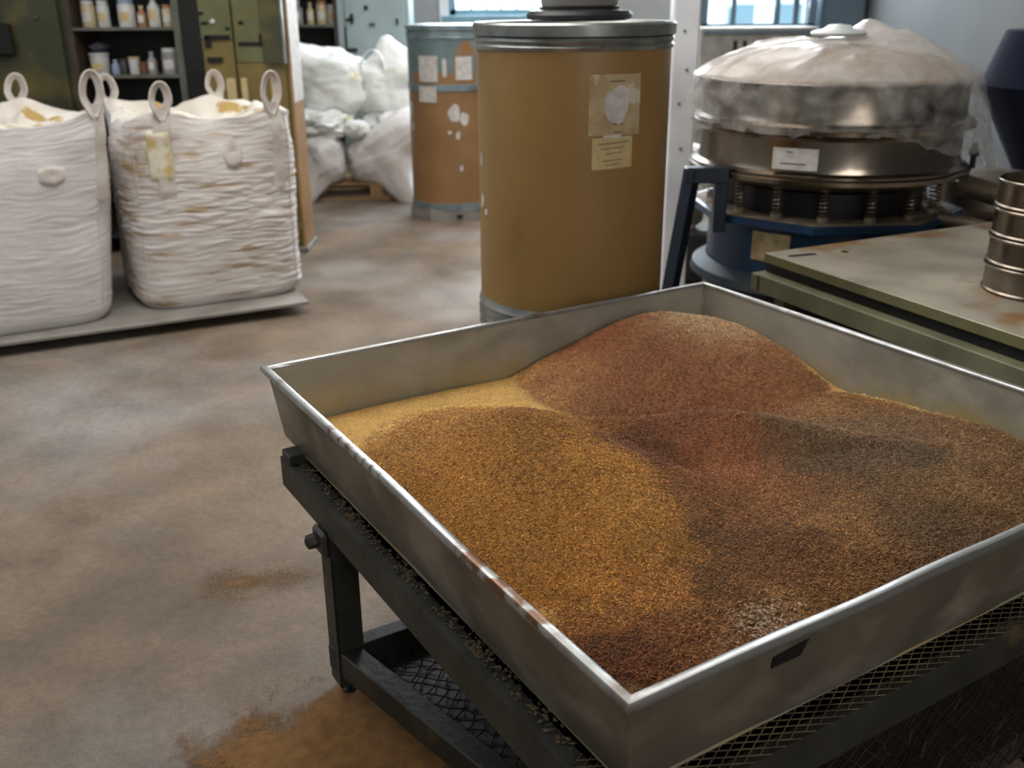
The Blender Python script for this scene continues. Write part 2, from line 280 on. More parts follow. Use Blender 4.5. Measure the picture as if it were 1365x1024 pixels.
def vnoise(nx, ny, cell, seed):
    r = np.random.default_rng(seed); gx, gy = int(nx / cell) + 3, int(ny / cell) + 3
    g_ = r.random((gx, gy)); X = np.arange(nx) / cell; Y = np.arange(ny) / cell
    xi = X.astype(int); yi = Y.astype(int); fx = X - xi; fy = Y - yi; fx = fx * fx * (3 - 2 * fx); fy = fy * fy * (3 - 2 * fy)
    a = g_[xi][:, yi]; b_ = g_[xi + 1][:, yi]; c = g_[xi][:, yi + 1]; d = g_[xi + 1][:, yi + 1]
    return (a * (1 - fx)[:, None] + b_ * fx[:, None]) * (1 - fy)[None] + (c * (1 - fx)[:, None] + d * fx[:, None]) * fy[None] - 0.5
# ================================================================== SETTING
XL, XR, YB, YF, ZC = -4.4, 3.4, 10.0, -3.0, 3.6
struct(MB().box(XL - .2, XR + .2, YF - .2, YB + .2, -0.1, 0).build('floor', 'floor'))
struct(MB().box(XL - .2, XR + .2, YF - .2, YB + .2, ZC, ZC + .1).build('ceiling', 'ceil'))
struct(MB().box(XL - .2, XL, YF, YB, 0, ZC).build('wall_left', 'wall'))
struct(MB().box(XR, XR + .2, YF, YB, 0, ZC).build('wall_right', 'wall_r'))
struct(MB().box(XL, XR, YF - .2, YF, 0, ZC).build('wall_front', 'wall'))
W1 = (-0.56, 0.62, 1.40, 3.0); W2 = (1.84, 2.90, 1.255, 3.0)
wb = MB()
xs = [XL, W1[0], W1[1], W2[0], W2[1], XR]
for i in (0, 2, 4): wb.box(xs[i], xs[i + 1], YB, YB + .2, 0, ZC)
for (a, b_, c, d) in (W1, W2): wb.box(a, b_, YB, YB + .2, 0, c); wb.box(a, b_, YB, YB + .2, d, ZC)
struct(wb.build('wall_back', 'wall'))
def window(name, x0, x1, z0, z1, bars, fm, barw):
    fr = MB(); t = 0.06
    fr.box(x0 - .03, x0 + .05, YB - .04, YB + .1, z0 - .02, z1); fr.box(x1 - .05, x1 + .03, YB - .04, YB + .1, z0 - .02, z1)
    fr.box(x0, x1, YB - .04, YB + .1, z0 - .02, z0 + .03); fr.box(x0, x1, YB - .04, YB + .1, z1 - .06, z1)
    f = struct(fr.build(name, fm))
    for bx_ in bars: MB().box(bx_ - barw / 2, bx_ + barw / 2, YB, YB + .05, z0 + .03, z1 - .06).build('window_bar', 'blue_frame' if fm != 'grey_blue' else 'grey_blue', f)
    MB().box(x0 + .05, x1 - .05, YB + .06, YB + .066, z0 + .03, z1 - .06).build('window_pane', 'glass', f)
    MB().box(x0 - .08, x1 + .05, YB - .1, YB - .04, z0 - .085, z0 - .02, bev=.006).build('window_sill', fm, f)
    return f
window('window_1', *W1[:2], 1.40, 3.0, [-.36, -.22, -.08, .07, .21, .36], 'blue_frame', .022)
window('window_2', *W2[:2], 1.255, 3.0, [2.14, 2.56, 2.74], 'grey_blue', .05)
o = struct(MB().box(2.92, 3.34, YB - .12, YB, 0, 3.0).box(2.93, 2.955, YB - .14, YB - .12, 0, 3.0).build('door_1', 'grey_blue'))
struct(MB().box(-.66, -.575, YB - .06, YB, 1.2, 3.2).build('trim_1', 'white_post'))
# white painted pillar behind the big drum
p_ = struct(MB().box(0.795, 0.925, 5.05, 5.18, 0, ZC, bev=.008).build('trim_2', 'white_post'))
for zz, xx in ((1.36, .85), (1.18, .87), (1.02, .84), (.8, .86)): MB().lathe([(0, 0), (.007, 0), (.007, .006), (0, .008)], 10, basis((xx, 5.05, zz), (1, 0, 0), (0, 0, 1), (0, -1, 0))).build('nail', 'greypost', p_)
# outside
struct(MB().box(-20, 20, YB + .3, 60, -.4, -.3).build('ground_outside', 'outground'))
bld = thing('building', 'pale outdoor building seen through the right window above the steel screening machine', 'building', (5.2, 24, -.3))
MB().box(-4, 2.2, 0, 4, 0, 1.95).build('wall', 'outwall', bld)
for xx in (-2.6, -1.5, -.2, .9): MB().box(xx, xx + .6, -.05, 0, 1.2, 1.7).build('window', 'outdark', bld)
MB().box(-4.2, 2.4, -.2, 4.2, 1.95, 2.05).build('roof', 'grey_blue', bld)
# ================================================================== TRAY
AZ = 0.54583461; A_, B_ = 1.383, 1.412
NP = (0.13949862, 0.96947105, 0)
corn = [(0, 0, 1, 1), (A_, 0, -1, 1), (A_, B_, -1, -1), (0, B_, 1, -1)]   # near, right, back, left
def side_loop(mb, prof, i, wob=None, cn=None):
    cn = cn or corn; c0, c1 = cn[i], cn[(i + 1) % 4]; n = len(prof); vs = []; K = 24
    for k in range(K + 1):
        t = k / K
        for d, z in prof:
            a = Vector((c0[0] + d * c0[2], c0[1] + d * c0[3], z)); b2 = Vector((c1[0] + d * c1[2], c1[1] + d * c1[3], z))
            p = a.lerp(b2, t)
            if wob: 
                w_ = wob * math.sin(PI * t) * noise.noise(Vector((t * 5, i * 3.1, 0)))
                nrm = (Vector((-(c1[1] - c0[1]), c1[0] - c0[0], 0))).normalized(); p = p + nrm * w_ + Vector((0, 0, w_ * .6))
            vs.append(p)
    fs = [(k * n + q, k * n + (q + 1) % n, (k + 1) * n + (q + 1) % n, (k + 1) * n + q) for k in range(K) for q in range(n)] + [tuple(range(n)), tuple(K * n + q for q in range(n))]
    mb.add(vs, fs); return mb
tray = thing('steel_tray', 'large square flared sheet-steel tray holding brown and ochre powder in the foreground', 'tray', NP, AZ)
WALL = [(.010, .694), (.032, .528), (.0345, .528), (.0125, .694)]
FLARE = .012
for i in range(4):
    sw_ = side_loop(MB(), WALL, i, .004).build('side_wall', 'pan', tray, 30); sw_.data.materials.append(MT['pan_outer'])
    for k in range(24): sw_.data.polygons[k * 4].material_index = sw_.data.polygons[k * 4 + 1].material_index = 1
    side_loop(MB(), [(-.002, .688), (-.002, .697), (.001, .701), (.013, .7015), (.0165, .698), (.0165, .693), (.011, .693), (.010, .684), (.001, .684)], i, .004).build('rim', 'rim' if i != 3 else 'rim_left', tray, 50)
MB().box(.032, A_ - .032, .032, B_ - .032, .524, .530).build('pan_floor', 'pan', tray)
for cx_, cy_, sx_, sy_ in corn:
    MB().tube([(cx_ + sx_ * .0135, cy_ + sy_ * .0135, .692), (cx_ + sx_ * .0335, cy_ + sy_ * .0335, .53)], .0025, 6).build('corner_weld', 'rust_rim', tray, True)
# black tape mark on the outer near-right wall
def wall_pt(u, f, out=.001):    # f 0 bottom .. 1 top on the outer near-right wall
    d = .032 + (.010 - .032) * f; return Vector((u, d - out, .528 + .166 * f))
q = [wall_pt(.262, .66), wall_pt(.318, .66), wall_pt(.330, .82), wall_pt(.262, .78)]
q2 = [p + Vector((0, -.0012, 0)) for p in q]
MB().add(q + q2, [(0, 1, 2, 3), (7, 6, 5, 4), (0, 4, 5, 1), (1, 5, 6, 2), (2, 6, 7, 3), (3, 7, 4, 0)]).build('black_tape', 'black', tray)['label'] = 'small black tape patch'
# rusty worn stretch of the left rim
# ---- stand
stand = thing('tray_stand', 'dark angle-iron stand with wire mesh decks carrying the powder tray', 'stand', NP, AZ)
zt, zb = .508, .434
R0 = -.006
BS = 1.305   # far end of the stand
scorn = [(0, 0, 1, 1), (A_, 0, -1, 1), (A_, BS, -1, -1), (0, BS, 1, -1)]
def rail(name, i):
    fl = .036 if i == 3 else .022
    prof = [(R0, zt), (R0 + fl, zt), (R0 + fl, zt - .006), (R0 + .007, zt - .006), (R0 + .007, zb), (R0, zb)]
    side_loop(MB(), prof, i, cn=scorn).build(name, 'frame', stand)
for i in range(4): rail('top_rail', i)
# pan supports (short upright brackets between the top rail and the pan)
for (u_, v_) in ((.018, 1.245), (1.35, 1.245), (.09, .14), (1.28, .14)):
    MB().box(u_ - .022, u_ + .03, v_ - .0, v_ + .055, zt, .531, bev=.002).build('support_block', 'frame', stand)
# legs
for (u_, v_, su, sv) in ((R0, 1.02, 1, 1), (A_ - R0, 1.02, -1, 1), (.20, .10, 1, -1), (A_ - .2, .10, -1, -1)):
    l = MB()
    def bx2(a, b2, c, d, z0, z1): l.box(min(a, b2), max(a, b2), min(c, d), max(c, d), z0, z1, bev=.0015)
    bx2(u_, u_ + su * .006, v_, v_ + sv * .06, .035, zb + .01); bx2(u_, u_ + su * .062, v_, v_ + sv * .006, .035, zb + .01)
    lg = l.build('leg', 'frame', stand)
    MB().lathe([(0, 0), (.018, 0), (.018, .01), (.009, .014), (.009, .05), (0, .05)], 12, Matrix.Translation((u_ + su * .03, v_ + sv * .03, 0))).build('foot', 'black', lg)
    if u_ == R0:
        lug = MB().box(u_ - .012, u_ + .004, v_ + .005, v_ + .075, .375, .436, bev=.008)
        lug.build('lug', 'frame', lg)
        MB().lathe([(0, 0), (.016, 0), (.017, .004), (.016, .02), (.008, .024), (0, .024)], 6, basis((u_ - .012, v_ + .05, .405), (0, 1, 0), (0, 0, 1), (-1, 0, 0))).build('bolt', 'frame', lg)
def bar(p0, p1, wd, z0, z1, nm='lower_rail', mt='frame'):
    p0 = Vector(p0); p1 = Vector(p1); d = (p1 - p0); ln = d.length; a = math.atan2(d.y, d.x)
    m = Matrix.Translation((p0.x, p0.y, 0)) @ Matrix.Rotation(a, 4, 'Z')
    return MB().box(0, ln, -wd / 2, wd / 2, z0, z1, m, bev=.003).build(nm, mt, stand)
FLZ = (.068, .132)
bar((.012, 1.075), (.215, .05), .05, *FLZ); bar((A_ - .02, 1.075), (A_ - .22, .05), .05, *FLZ)
bar((0, 1.05), (A_, 1.05), .045, FLZ[0] + .002, FLZ[1] - .002); bar((.22, .075), (A_ - .2, .075), .045, FLZ[0] + .002, FLZ[1] - .002)
MB().prism([(.04, 1.03), (.225, .10), (A_ - .23, .10), (A_ - .05, 1.03)], .072, .076).build('lower_deck', 'shelf', stand)
MB().box(.03, A_ - .03, .03, BS - .03, .462, .466).build('gap_shade_sheet', 'black', stand)  # black sheet added so the gap under the mesh looks shaded
# nets
def diamond(u0, u1, v0, v1, pu, pv, r, z, keep, jit=.0, zj=.0):
    mb = MB(); nu, nv = int((u1 - u0) / pu), int((v1 - v0) / pv)
    for j in range(nv + 1):
        for i in range(nu):
            for s_ in (0, 1):
                a = (u0 + i * pu + s_ * pu / 2, v0 + (j + (.5 if s_ else 0)) * pv); b2 = (u0 + i * pu + (s_ + 1) * pu / 2, v0 + (j + (0 if s_ else .5)) * pv)
                for bb in (b2, (b2[0], b2[1] - pv if not s_ else b2[1] + pv)):
                    if s_: a_, c_ = a, bb
                    else: a_, c_ = a, bb
                    if keep(a_[0], a_[1]):
                        def J(p):
                            n1 = noise.noise(Vector((p[0] * 40, p[1] * 40, 3))); n2 = noise.noise(Vector((p[0] * 40, p[1] * 40, 9)))
                            return Vector((p[0] + n1 * jit, p[1] + n2 * jit, z + n1 * zj))
                        mb.tube([J(a_), J(c_)], r, 3, caps=False)
    return mb
o = diamond(0.0, A_, 0.0, .13, .030, .015, .0011, zt + .0015, lambda a, b2: True).build('expanded_mesh', 'mesh', stand); o['kind'] = 'stuff'
o = diamond(.05, .3, .13, B_ - .02, .030, .015, .0011, zt - .003, lambda a, b2: a < .13).build('expanded_mesh', 'mesh', stand); o['kind'] = 'stuff'
def inside(a, b2): return .12 < b2 < 1.02 and a > .04 + (1.03 - b2) * .20 + .02 and a < A_ - .07 - (1.03 - b2) * .2
o = diamond(.05, A_ - .05, .12, 1.02, .040, .040, .0016, .083, inside, .016, .006).build('wire_net', 'net', stand); o['kind'] = 'stuff'
# loose wire netting hanging below the near-right top rail
hn = MB(); pu_, pz_ = .036, .036
def HP(a, z_):
    n1 = noise.noise(Vector((a * 30, z_ * 30, 3))); n2 = noise.noise(Vector((a * 30, z_ * 30, 9))); return Vector((a + n1 * .014, .035 + .02 * noise.noise(Vector((a * 6, z_ * 8, 5))), z_ + n2 * .014))
for i in range(int(1.1 / pu_)):
    for j in range(9):
        a = .20 + i * pu_; z_ = .43 - j * pz_
        hn.tube([HP(a, z_), HP(a + pu_ / 2, z_ - pz_ / 2)], .0014, 3, caps=False); hn.tube([HP(a + pu_, z_), HP(a + pu_ / 2, z_ - pz_ / 2)], .0014, 3, caps=False)
        hn.tube([HP(a + pu_ / 2, z_ - pz_ / 2), HP(a, z_ - pz_)], .0014, 3, caps=False); hn.tube([HP(a + pu_ / 2, z_ - pz_ / 2), HP(a + pu_, z_ - pz_)], .0014, 3, caps=False)
o = hn.build('hanging_net', 'loose_net', stand); o['kind'] = 'stuff'
MB().box(.19, A_ - .19, .055, .059, .10, .43).build('dark_backing', 'black', stand)  # black panel added as the shade under the tray, behind the net
# ---- debris on the stand flange
db = MB(); random.seed(3)
for k in range(700):
    v_ = random.uniform(.15, 1.27) if k % 3 else random.gauss(random.choice((.42, .7, .95, 1.05)), .02) ; u_ = .012 + abs(random.gauss(0, .02)); s_ = random.uniform(.0012, .0045) 
    c = Vector((u_, v_, zt + s_ * .4)); m = Matrix.Translation(c) @ Matrix.Rotation(random.uniform(0, 6), 4, 'Z') @ Matrix.Rotation(random.uniform(-.5, .5), 4, 'X') @ Matrix.Diagonal((s_ * 1.5, s_, s_ * .6, 1))
    db.add([(1, 0, 0), (-1, 0, 0), (0, 1, 0), (0, -1, 0), (0, 0, 1), (0, 0, -1)], [(0, 2, 4), (2, 1, 4), (1, 3, 4), (3, 0, 4), (2, 0, 5), (1, 2, 5), (3, 1, 5), (0, 3, 5)], m)
o = db.build('debris', mat('debris', (92, 78, 58), (40, 37, 33), 60, .8, lo=.5, hi=.6)); o.location = NP; o.rotation_euler = (0, 0, AZ)
tag(o, 'crumbs and flakes of brown debris along the left flange of the dark stand', 'debris', kind='stuff')
# ================================================================== POWDER
HX, HY, DX = .028, .028, .003
nx, ny = int((A_ - 2 * HX) / DX) + 1, int((B_ - 2 * HY) / DX) + 1
U = (HX + np.arange(nx) * DX)[:, None] + np.zeros((1, ny)); V = (HY + np.arange(ny) * DX)[None, :] + np.zeros((nx, 1))
def cone(cu, cv, peak, slope, rnd, au=1, av=1, rot=0):
    du, dv = U - cu, V - cv; c, s_ = math.cos(rot), math.sin(rot); a = (du * c + dv * s_) / au; b2 = (-du * s_ + dv * c) / av
    return peak - slope * (np.sqrt(a * a + b2 * b2 + rnd * rnd) - rnd)
warp = vnoise(nx, ny, 70, 5) * .022 + vnoise(nx, ny, 30, 6) * .008
H = {
 'yellow': .557 + .004 * np.sin(U * 5) + 0 * V,
 'golden': cone(.35, .76, .690, .58, .155, .98, 1.46, .06),
 'red': cone(1.06, 1.17, .688, .42, .15, 1.02, .95, 0),
 'ridge': cone(.80, .70, .650, .58, .06, .62, 3.4, .86),
 'dark': cone(1.07, .42, .616, .25, .2, 1.5, 1.1, 0),
 'front': cone(.55, .25, .606, .26, .15, 1.6, 1.0, 0),
}
keys = list(H); S = np.stack([H[k] for k in keys]); T = .0035
mx_ = S.max(0); Z = mx_ + T * np.log(np.exp((S - mx_) / T).sum(0))
Z = Z + warp * np.clip((Z - .556) / .05, .1, 1)
edge = np.minimum(np.minimum(U - HX, A_ - HX - U), np.minimum(V - HY, B_ - HY - V))
Z = np.maximum(Z - .010 * np.exp(-edge / .03), .541)
near_c = np.exp(-((U - .05) ** 2 + (V - .05) ** 2) / .012); Z = Z - near_c * .012
inset = .0372 - (Z - .528) * .1325; U = A_ / 2 + (U - A_ / 2) * ((A_ / 2 - inset) / (A_ / 2 - HX)); V = B_ / 2 + (V - B_ / 2) * ((B_ / 2 - inset) / (B_ / 2 - HY))
grain = vnoise(nx, ny, 1.7, 11) * .0034 + vnoise(nx, ny, 3.7, 12) * .003 + vnoise(nx, ny, 11, 13) * .004
fine = np.clip((S[0] - S[1:].max(0) + .004) / .008, 0, 1)
Z = Z + grain * (1 - .8 * fine)
anch = [((470, 570), (200, 158, 92)), ((600, 530), (214, 168, 90)), ((670, 515), (204, 164, 98)), ((560, 590), (160, 112, 52)), ((600, 560), (160, 112, 54)), ((680, 545), (158, 112, 58)),
 ((600, 640), (160, 108, 44)), ((660, 720), (160, 108, 42)), ((700, 620), (150, 102, 42)), ((800, 640), (166, 116, 52)), ((760, 560), (150, 104, 46)), ((860, 700), (168, 118, 54)), ((800, 760), (166, 112, 48)), ((880, 760), (160, 106, 48)), ((740, 760), (164, 110, 44)), ((740, 690), (160, 108, 44)),
 ((720, 490), (150, 100, 62)), ((850, 500), (134, 84, 52)), ((800, 460), (138, 84, 50)), ((900, 445), (198, 166, 128)), ((930, 440), (192, 160, 122)), ((960, 450), (176, 140, 102)), ((860, 430), (142, 88, 54)), ((1020, 500), (142, 92, 58)), ((950, 520), (130, 80, 50)), ((1050, 480), (146, 98, 60)),
 ((720, 545), (120, 74, 46)), ((800, 550), (120, 74, 46)), ((860, 590), (104, 66, 42)), ((900, 580), (130, 80, 52)), ((960, 600), (142, 90, 58)), ((1040, 640), (138, 92, 56)), ((960, 650), (122, 80, 46)), ((1120, 670), (138, 98, 58)),
 ((1080, 570), (120, 92, 64)), ((1130, 600), (100, 78, 56)), ((1230, 600), (94, 74, 54)), ((1180, 560), (118, 90, 62)), ((1280, 590), (132, 98, 64)), ((1120, 520), (146, 104, 62)), ((1300, 640), (140, 104, 64)), ((1350, 620), (128, 94, 60)), ((1240, 680), (110, 82, 54)), ((1320, 700), (106, 78, 52)), ((1260, 740), (108, 78, 50)),
 ((980, 700), (106, 72, 42)), ((960, 760), (106, 72, 40)), ((1060, 720), (112, 74, 42)), ((1160, 720), (132, 92, 52)), ((1120, 780), (134, 92, 50)), ((1020, 760), (118, 78, 42)), ((1060, 790), (150, 108, 66)),
 ((940, 830), (128, 80, 42)), ((860, 860), (112, 62, 32)), ((800, 830), (106, 62, 32)), ((760, 800), (148, 96, 44)), ((900, 880), (126, 80, 42)), ((840, 910), (130, 108, 76)), ((870, 900), (124, 96, 64)), ((1000, 840), (150, 108, 72)), ((1180, 770), (138, 98, 54)), ((1200, 640), (120, 88, 56))]
def pix_uv(px, py, z=.60):
    d = fw + r2 * ((px - 682.5) / 1307.2) - u2 * ((py - 512) / 1307.2); t = (z - 1.5) / d.z
    x, y = d.x * t - NP[0], d.y * t - NP[1]; return x * math.cos(AZ) + y * math.sin(AZ), -x * math.sin(AZ) + y * math.cos(AZ)
wu = vnoise(nx, ny, 14, 21) * .05 + vnoise(nx, ny, 5, 22) * .03; wv = vnoise(nx, ny, 14, 23) * .05 + vnoise(nx, ny, 5, 24) * .03
Wt = np.zeros((nx, ny)); Cc = np.zeros((nx, ny, 3))
for (q_, c_) in anch:
    au, av = pix_uv(*q_, .575 if c_[0] > 196 else .62)
    w_ = 1.0 / ((U + wu - au) ** 2 + (V + wv - av) ** 2 + .0006) ** 2
    Wt += w_; Cc += w_[..., None] * np.array(s2l(c_))
Cc /= Wt[..., None]
Cc = Cc * (1 - fine[..., None]) + fine[..., None] * np.array(s2l((202, 160, 92)))
strip_ = np.exp(-((U - (A_ - HX)) / (.016 + .02 * (vnoise(nx, ny, 12, 41) + .5))) ** 2) * np.exp(-((V - .74) / .26) ** 4)
strip_ = np.clip(strip_ * 1.2, 0, 1)[..., None]; Cc = Cc * (1 - strip_) + strip_ * np.array(s2l((212, 172, 112)))
Cc *= 1.10
Cc *= (1 + vnoise(nx, ny, 40, 31) * .16 + vnoise(nx, ny, 9, 32) * .2)[..., None]
# pale flakes near the front wall, in a drift of their own
fu, fv = pix_uv(1022, 828, .59)
reg = S.argmax(0)   # region of each vertex
regn = {0: 0, 1: 1, 2: 2, 3: 3, 4: 4, 5: 5}
groups = {0: ('powder_layer', 'thin smooth layer of yellow powder against the far left wall of the tray', 'powder'),
 1: ('powder_heap', 'broad golden-brown powder heap filling the left half of the steel tray', 'powder'),
 2: ('powder_heap', 'tallest reddish-brown powder heap with tan dusted top at the tray back corner', 'powder'),
 3: ('powder_heap', 'long low reddish powder ridge running between the golden and the tall heap', 'powder'),
 4: ('powder_heap', 'dark grey-brown powder spread along the right side of the tray', 'powder'),
 5: ('powder_heap', 'dark brown powder at the near corner of the tray with white crumbs', 'powder')}
def heap_object(gi, nchips):
    name, label, cat = groups[gi]
    fr = reg[:-1, :-1] == gi; ii, jj = np.nonzero(fr)
    idx = -np.ones((nx, ny), int); q_ = np.stack([ii, jj], 1)
    used = np.zeros((nx, ny), bool)
    for a, b2 in ((0, 0), (1, 0), (1, 1), (0, 1)): used[ii + a, jj + b2] = True
    ui, uj = np.nonzero(used); idx[ui, uj] = np.arange(len(ui))
    co = np.stack([U[ui, uj], V[ui, uj], Z[ui, uj]], 1); colr = Cc[ui, uj]
    F_ = np.stack([idx[ii, jj], idx[ii + 1, jj], idx[ii + 1, jj + 1], idx[ii, jj + 1]], 1)
    # chips: small bent slivers lying on the surface (two quads)
    k = rng.integers(0, len(ii), nchips); ci, cj = ii[k], jj[k]
    ang = rng.uniform(0, 2 * PI, nchips); L_ = rng.uniform(.0016, .0042, nchips) * (1 if gi else .35); W_ = L_ * rng.uniform(.18, .4, nchips); bend = rng.uniform(-.6, .6, nchips)
    base = np.stack([U[ci, cj] + rng.uniform(0, DX, nchips), V[ci, cj] + rng.uniform(0, DX, nchips), Z[ci, cj] + .0007], 1)
    def dirv(a): return np.stack([np.cos(a), np.sin(a), np.zeros_like(a)], 1)
    t0, t1 = dirv(ang), dirv(ang + bend); s0 = dirv(ang + PI / 2)
    tilt = rng.uniform(-.9, .9, nchips)[:, None] * np.array([0, 0, 1]) * L_[:, None] * .6
    zz = np.array([0, 0, 1.0])[None] * W_[:, None] * .8
    p0 = base - t0 * L_[:, None] - tilt; p1 = base + zz; p2 = base + t1 * L_[:, None] + tilt
    sw = s0 * W_[:, None]
    chip = np.stack([p0 - sw * .5, p0 + sw * .5, p1 + sw, p1 - sw, p2 + sw * .5, p2 - sw * .5], 1).reshape(-1, 3)
    n0 = len(co); b_i = n0 + np.arange(nchips) * 6
    CF = np.concatenate([np.stack([b_i, b_i + 1, b_i + 2, b_i + 3], 1), np.stack([b_i + 3, b_i + 2, b_i + 4, b_i + 5], 1)])
    br = rng.choice([.55, .85, 1.25, 1.7, 2.3], nchips, p=[.2, .24, .26, .2, .10])
    cc = Cc[ci, cj] * br[:, None]
    dd = np.exp(-((base[:, 0] - fu) ** 2 + (base[:, 1] - fv) ** 2) / .0016); pale = rng.random(nchips) < dd * .5
    cc[pale] = np.array(s2l((214, 196, 176)))
    d2 = np.exp(-((base[:, 0] - .07) ** 2 + (base[:, 1] - .07) ** 2) / .003); pale = rng.random(nchips) < d2 * .35
    cc[pale] = np.array(s2l((176, 160, 132)))
    colr = np.concatenate([colr, np.repeat(cc, 6, 0)])
    allv = np.concatenate([co, chip]); allf = np.concatenate([F_, CF])
    me = bpy.data.meshes.new(name); me.vertices.add(len(allv)); me.vertices.foreach_set('co', allv.ravel())
    me.loops.add(allf.size); me.loops.foreach_set('vertex_index', allf.ravel().astype(np.int32))
    me.polygons.add(len(allf)); me.polygons.foreach_set('loop_start', np.arange(len(allf)) * 4)
    me.polygons.foreach_set('use_smooth', np.concatenate([np.ones(len(F_), bool), np.zeros(len(CF), bool)]))
    me.update(calc_edges=True); me.validate()
    at = me.color_attributes.new('Col', 'FLOAT_COLOR', 'POINT'); at.data.foreach_set('color', np.concatenate([np.clip(colr, 0, 1), np.ones((len(colr), 1))], 1).ravel())
    me.materials.append(MT['powder']); o = bpy.data.objects.new(name, me); COL.objects.link(o); o.location = NP; o.rotation_euler = (0, 0, AZ)
    tag(o, label, cat, kind='stuff'); return o
for gi, nchp in ((0, 9000), (1, 52000), (2, 34000), (3, 26000), (4, 46000), (5, 44000)):
    if (reg[:-1, :-1] == gi).any(): heap_object(gi, nchp)
def top_z(u_, v_):
    return float(Z[min(nx - 1, max(0, int((u_ - HX) / DX))), min(ny - 1, max(0, int((v_ - HY) / DX)))])
# white crumbs
cr = MB(); random.seed(11)
for k in range(46):
    u_, v_ = fu + random.gauss(0, .022), max(.04, fv + random.gauss(0, .02)); s_ = random.uniform(.0018, .0055)
    m = Matrix.Translation((u_, v_, top_z(u_, v_) + s_ * .4)) @ Matrix.Rotation(random.uniform(0, 6), 4, 'Z') @ Matrix.Diagonal((s_ * 1.4, s_, s_ * .6, 1))
    cr.add([(1, 0, 0), (-1, 0, 0), (0, 1, 0), (0, -1, 0), (0, 0, 1), (0, 0, -1)], [(0, 2, 4), (2, 1, 4), (1, 3, 4), (3, 0, 4), (2, 0, 5), (1, 2, 5), (3, 1, 5), (0, 3, 5)], m)
o = cr.build('pale_crumbs', mat('pale_crumbs', (208, 184, 160), (168, 128, 96), 90, .9)); o.location = NP; o.rotation_euler = (0, 0, AZ)
tag(o, 'scatter of small whitish crumbs on the powder near the front right tray wall', 'crumbs', kind='stuff')
# floor spills
def spill(name, cx_, cy_, rx, ry, rot, h, seed, mt, label, thr=.42):
    n1, n2, d_ = 150, 150, None
    vs = {}; mb = MB(); gr = {}
    for i in range(n1):
        for j in range(n2):
            x, y = (i / (n1 - 1) * 2 - 1), (j / (n2 - 1) * 2 - 1)
            r_ = math.hypot(x, y); n_ = noise.fractal(Vector((x * 2.2, y * 2.2, seed)), 1.0, 2.0, 5) * .45 + noise.noise(Vector((x * 22, y * 22, seed))) * .06
            f = 1 - r_ * 1.12 + n_
            gr[i, j] = f
    def hh(f): return -.0015 + h * min(1, max(0, f * 3.0)) ** .8 if f > 0 else -.0015
    for i in range(n1):
        for j in range(n2):
            x, y = (i / (n1 - 1) * 2 - 1) * rx, (j / (n2 - 1) * 2 - 1) * ry
            vs[i, j] = (x * math.cos(rot) - y * math.sin(rot), x * math.sin(rot) + y * math.cos(rot), hh(gr[i, j]) + (random.uniform(0, .0012) if gr[i, j] > 0 else 0))
    ids = {}; V_ = []; F_ = []
    for i in range(n1 - 1):
        for j in range(n2 - 1):
            if max(gr[i, j], gr[i + 1, j], gr[i + 1, j + 1], gr[i, j + 1]) > 0:
                q = []
                for k in ((i, j), (i + 1, j), (i + 1, j + 1), (i, j + 1)):
                    if k not in ids: ids[k] = len(V_); V_.append(vs[k])
                    q.append(ids[k])
                F_.append(tuple(q))
    mb.add(V_, F_); o = mb.build(name, mt, None, 80); o.location = (cx_, cy_, 0.0012)
    inv = {v: k for k, v in ids.items()}; at = o.data.attributes.new('cover', 'FLOAT', 'POINT'); at.data.foreach_set('value', [max(0, min(1, gr[inv[q]] * thr)) for q in range(len(V_))]); tag(o, label, 'powder', kind='stuff'); return o
spill('powder_spill', -.37, 1.64, .36, .34, .5, .006, 4.2, 'spill_soft', 'ochre powder spilled on the floor beside the near foot of the stand', 1.7)
spill('dust_spill', -.72, 2.36, .34, .16, .3, .0006, 9.9, 'fine_soft', 'faint ochre dust smear on the open floor left of the stand', .55)
# ================================================================== DRUMS
def cyl_patch(mb, R, a0, a1, z0, z1, cx_=0, cy_=0, th=.0015, n=10, skew=0.0):
    prof = [(R, z0), (R + th, z0), (R + th, z1), (R, z1), (R, z0)]
    n_ = n; vs = []; fs = []
    for i in range(n_ + 1):
        t = i / n_; a = a0 + (a1 - a0) * t
        for r, z in prof[:4]: vs.append((cx_ + r * math.cos(a), cy_ + r * math.sin(a), z + skew * t))
    for i in range(n_):
        for k in range(4): fs.append((i * 4 + k, i * 4 + 4 + k, i * 4 + 4 + (k + 1) % 4, i * 4 + (k + 1) % 4))
    fs += [(0, 1, 2, 3), (n_ * 4 + 3, n_ * 4 + 2, n_ * 4 + 1, n_ * 4)]
    mb.add(vs, fs); return mb
def blob_patch(mb, R, ac, zc, ra, rz, seed, cx_=0, cy_=0, th=.002, n=18):
    c = (cx_ + (R + th) * math.cos(ac), cy_ + (R + th) * math.sin(ac), zc); vs = [c]
    ring = []
    for i in range(n):
        q = 2 * PI * i / n; k = 1 + .35 * noise.noise(Vector((math.cos(q) * 1.4, math.sin(q) * 1.4, seed)))
        a = ac + ra * k * math.cos(q); z = zc + rz * k * math.sin(q); ring.append((a, z))
    for a, z in ring: vs.append((cx_ + (R + th) * math.cos(a), cy_ + (R + th) * math.sin(a), z))
    for a, z in ring: vs.append((cx_ + (R - .001) * math.cos(a), cy_ + (R - .001) * math.sin(a), z))
    fs = [(0, 1 + i, 1 + (i + 1) % n) for i in range(n)] + [(1 + i, 1 + n + i, 1 + n + (i + 1) % n, 1 + (i + 1) % n) for i in range(n)]
    mb.add(vs, fs); return mb
